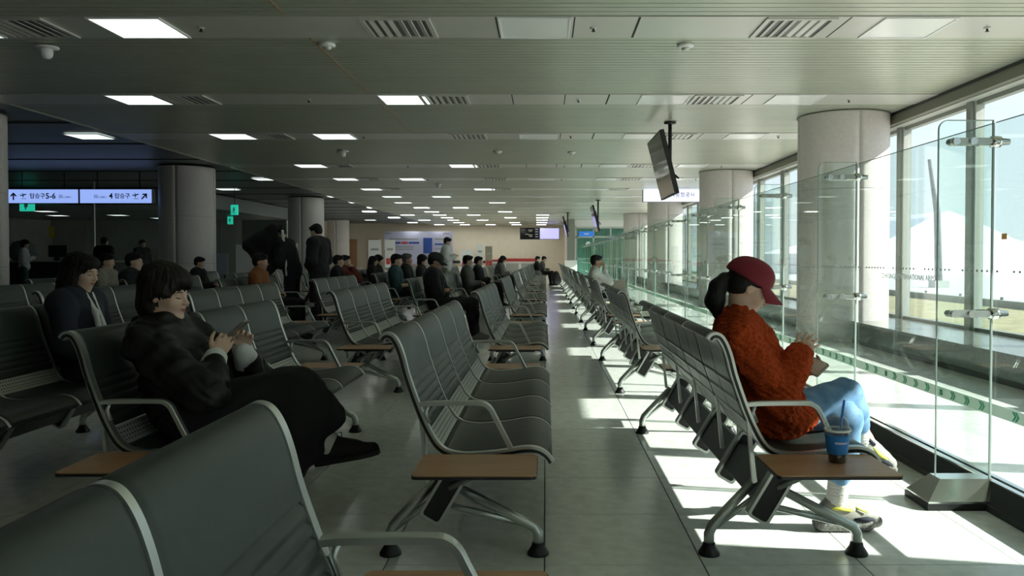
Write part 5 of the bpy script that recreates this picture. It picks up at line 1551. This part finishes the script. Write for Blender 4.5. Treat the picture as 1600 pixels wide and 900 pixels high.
# ------------------------------------------------------------------ everybody else
def sit(col, row, seat, label, look, s=1.0, h=0.011, du=0.0, dy=0.0, **kw):
    J = seated(s, **kw)
    return person(label, J, look, h, (COLX[col] + du, ROW0 + RP * row + SP / 2 + SP * seat + dy, 0))
DK = dict(top='darkcloth', bottom='blackcloth', shoe='soleblack')
sit('L3', 0, 3, 'woman in navy jacket over white top with dark wavy hair, eyes lowered', dict(fem=True, hair='long', hair_mat='hair', top='navy', bottom='blackcloth', g=0.026, hand_l=dict(curl=0.6)), 0.98, 0.008, du=-0.03, dy=-0.12, hp=0.22, hy=-0.12)
o = bpy.data.objects[[k for k in bpy.data.objects.keys() if k.startswith('person')][-1]]
ob('blouse', sdf_mesh([Cp(A(0.325, -0.035, 0.935), A(0.400, -0.055, 0.83), 0.018, 0.016, 0.02), Cp(A(0.400, -0.055, 0.83), A(0.425, -0.06, 0.72), 0.017, 0.016, 0.02), Cp(A(0.325, 0.03, 0.935), A(0.42, 0.0, 0.74), 0.018, 0.016, 0.02)], 0.007, 'blouse', M['whitecloth']), o)
sit('L2', 2, 1, 'man in black cap and black coat sitting upright with hands in lap', dict(hair='under', cap='capblack', top='blackcloth', bottom='blackcloth', shoe='khaki', sole='khaki', g=0.04, skin='skin2', gl=0.025), 1.03, 0.010, hp=0.30, arms_='cross')
sit('L4', 2, 1, 'seated man in rust orange jacket beside the standing pair', dict(hair='short', top='orangecloth', bottom='blackcloth', g=0.03, skin='skin2'), 1.02, 0.012, hp=0.1)
sit('L4', 3, 2, 'man in dark jacket leaning toward the red-clothed neighbour', dict(hair='short', top='blackcloth', g=0.03), 1.0, 0.013, hp=0.05, hy=0.2)
sit('L4', 3, 3, 'person in red top raising both hands to the face', dict(hair='short', top='redcloth', g=0.03), 1.0, 0.013, hp=0.05, arms_='face')
sit('L4', 4, 1, 'dark haired woman in black, left of the teal jacket', dict(fem=True, hair='long', top='blackcloth', g=0.03), 0.98, 0.014, hp=0.2)
sit('L4', 4, 2, 'second dark haired person in black beside the banners', dict(fem=True, hair='bob', top='blackcloth', g=0.03), 1.0, 0.014, hp=0.2)
sit('L3', 3, 1, 'person in teal jacket with bare forearm seated in the middle rows', dict(hair='short', top='tealcloth', g=0.03, sleeve=0.2), 1.03, 0.012, hp=0.1, arms_='lap')
sit('L3', 3, 3, 'grey haired man in black sitting with folded arms', dict(hair='short', hair_mat='hair_grey', top='blackcloth', g=0.04, skin='skin2'), 1.05, 0.013, hp=0.05, arms_='cross', hy=0.2)
sit('L3', 4, 0, 'dark haired person half hidden behind the grey haired man', dict(hair='bob', top='darkcloth', g=0.03), 1.0, 0.014, hp=0.1)
sit('L2', 3, 3, 'person in dark grey sitting left of the narrow white banner', dict(hair='short', top='greycloth', g=0.03), 1.0, 0.013, hp=0.1)
sit('L2', 4, 1, 'short haired person in black below the pink banner', dict(hair='short', top='blackcloth', g=0.03), 0.97, 0.014, hp=0.1)
sit('L2', 6, 0, 'long haired woman in grey vest bending over a black bag', dict(fem=True, hair='long', top='greycloth', g=0.03), 1.0, 0.014, hp=0.5, lean=0.14)
sit('L1', 8, 0, 'far traveller in black by the end of the aisle', dict(hair='short', top='blackcloth', g=0.03), 1.0, 0.016, hp=0.3)
sit('L1', 8, 2, 'far traveller in patterned grey jacket next to the backpack', dict(hair='short', top='greycloth', g=0.03, bottom='darkcloth', shoe='shoewhite'), 1.0, 0.016, hp=0.4, lean=0.1, du=0.12)
sit('R', 3, 0, 'man in white shirt covering his face with his hands by the partition', dict(hair='short', top='whitecloth', bottom='darkcloth', g=0.016, skin='skin2', hand_r=dict(d=A(0.1, 0.25, 1.0), n=A(-1, 0.2, 0), curl=0.3), hand_l=dict(d=A(0.1, -0.25, 1.0), n=A(-1, -0.2, 0), curl=0.3)), 1.0, 0.010, hp=0.15, arms_='face')
sit('L6', 2, 2, 'seated person in beige jacket with dark hair near the steel post', dict(hair='short', top='beigecloth', g=0.035, bottom='darkcloth'), 1.02, 0.012, hp=0.1)
sit('L5', 2, 0, 'man with thick black hair and black coat seen past the phone reader', dict(hair='short', top='blackcloth', g=0.035), 1.03, 0.010, du=-0.26, hp=0.05)
sit('L6', 3, 1, 'small dark seated figure before the pale notice board', dict(hair='short', top='blackcloth', g=0.03), 0.95, 0.014, hp=0.2)
# standing people
def stand(x, y, label, look, s=1.0, h=0.012, rz=0.0, **kw):
    return person(label, standing(s, **kw), look, h, (x, y, 0), rz)
stand(-2.62, 21.25, 'woman with dark hair tied up, standing in a white shirt with phone', dict(fem=True, hair='short', top='whitecloth', bottom='beigecloth', g=0.045, hand_r=dict(curl=0.8)), 1.0, 0.013, hp=0.35, arms_='phone')
stand(-3.86, 13.73, 'man in black jacket standing behind the rows, looking down', dict(hair='short', top='blackcloth', bottom='blackcloth', g=0.05, gl=0.03), 1.02, 0.011, rz=math.pi * 0.92, hp=0.4, arms_='fold')
bn = stand(-4.30, 13.72, 'man in black stooping as he pulls on a coat', dict(hair='short', top='blackcloth', bottom='blackcloth', g=0.045, gl=0.03), 1.02, 0.011, rz=math.pi * 0.97, hp=0.55, bend=0.30, arms_='fold')
ob('shirt_front', sdf_mesh([Cp(A(0.10, 0.17, 1.60), A(0.07, 0.205, 1.38), 0.024, 0.030, 0.02), Cp(A(0.035, 0.20, 1.10), A(0.02, 0.185, 0.86), 0.018, 0.026, 0.02)], 0.010, 'shirt_front', M['whitecloth']), bn)
ct = sdf_mesh([Cp(A(0.0, 0, 1.66), A(-0.42, 0, 1.36), 0.05, 0.09, 0.10), Cp(A(0.0, 0, 1.62), A(-0.08, 0, 1.0), 0.08, 0.12, 0.12), Cp(A(-0.40, 0, 1.36), A(-0.10, 0, 0.96), 0.07, 0.08, 0.12), El(A(-0.20, 0, 1.32), A(0.20, 0.07, 0.24), None, 0.1)], 0.013, 'coat', M['blackcloth'], folds(0.012, 0.8, 9))
c = ob('held_coat', ct, None, (-4.60, 13.62, 0)); tag(c, 'black coat held spread out by the stooping man', 'coat')
stand(-14.6, 22.6, 'distant woman in white top and jeans standing by the boarding counter', dict(fem=True, hair='bob', top='whitecloth', bottom='tealcloth', g=0.03), 0.97, 0.014, rz=0.4, arms_='phone')
stand(-11.6, 21.2, 'standing man in dark clothes seen from behind near the steel post', dict(hair='short', top='blackcloth', g=0.035), 1.0, 0.014, rz=1.4)
stand(-12.2, 24.4, 'farther standing man in dark jacket before the grey wall', dict(hair='short', top='darkcloth', g=0.03), 1.0, 0.015, rz=-0.5)
# ------------------------------------------------------------------ luggage
o = empty('suitcase', (1.79, 19.6, 0)); tag(o, 'upright beige suitcase with raised handle by the glass partition', 'suitcase')
ob('shell', MB().rbox((-0.19, -0.13, 0.05), (0.19, 0.13, 0.60), 0.05, M['suitcase'], axis=2, seg=5), o)
ob('handle', MB().tube([(-0.1, 0.09, 0.58), (-0.1, 0.09, 0.98), (0.1, 0.09, 0.98), (0.1, 0.09, 0.58)], 0.013, M['alu'], 6), o)
for x in (-0.15, 0.15):
    for y in (-0.09, 0.09):
        ob('wheel', MB().loft([[(x + dx, y + 0.026 * math.cos(t * math.pi / 6), 0.026 + 0.026 * math.sin(t * math.pi / 6)) for t in range(12)] for dx in (-0.012, 0.012)], M['black']), o)
for z in (0.16, 0.30, 0.44): ob('rib', MB().box((-0.194, -0.134, z), (0.194, -0.128, z + 0.02), M['suitcase']), o)
bp_ = sdf_mesh([El(A(0, 0, 0.30), A(0.16, 0.19, 0.30), None, 0.05), El(A(0.13, 0, 0.22), A(0.08, 0.15, 0.16), None, 0.04), Hs(A(0, 0, 0.0), A(0, 0, -1))], 0.015, 'backpack', M['bag'])
o = empty('backpack', (0.45, 33.0, 0)); tag(o, 'black backpack standing on the aisle floor at the far end', 'backpack')
ob('body', bp_, o); ob('strap', MB().tube([(-0.14, 0.08, 0.55), (-0.22, 0.1, 0.4), (-0.2, 0.1, 0.15)], 0.02, M['bag'], 6), o)
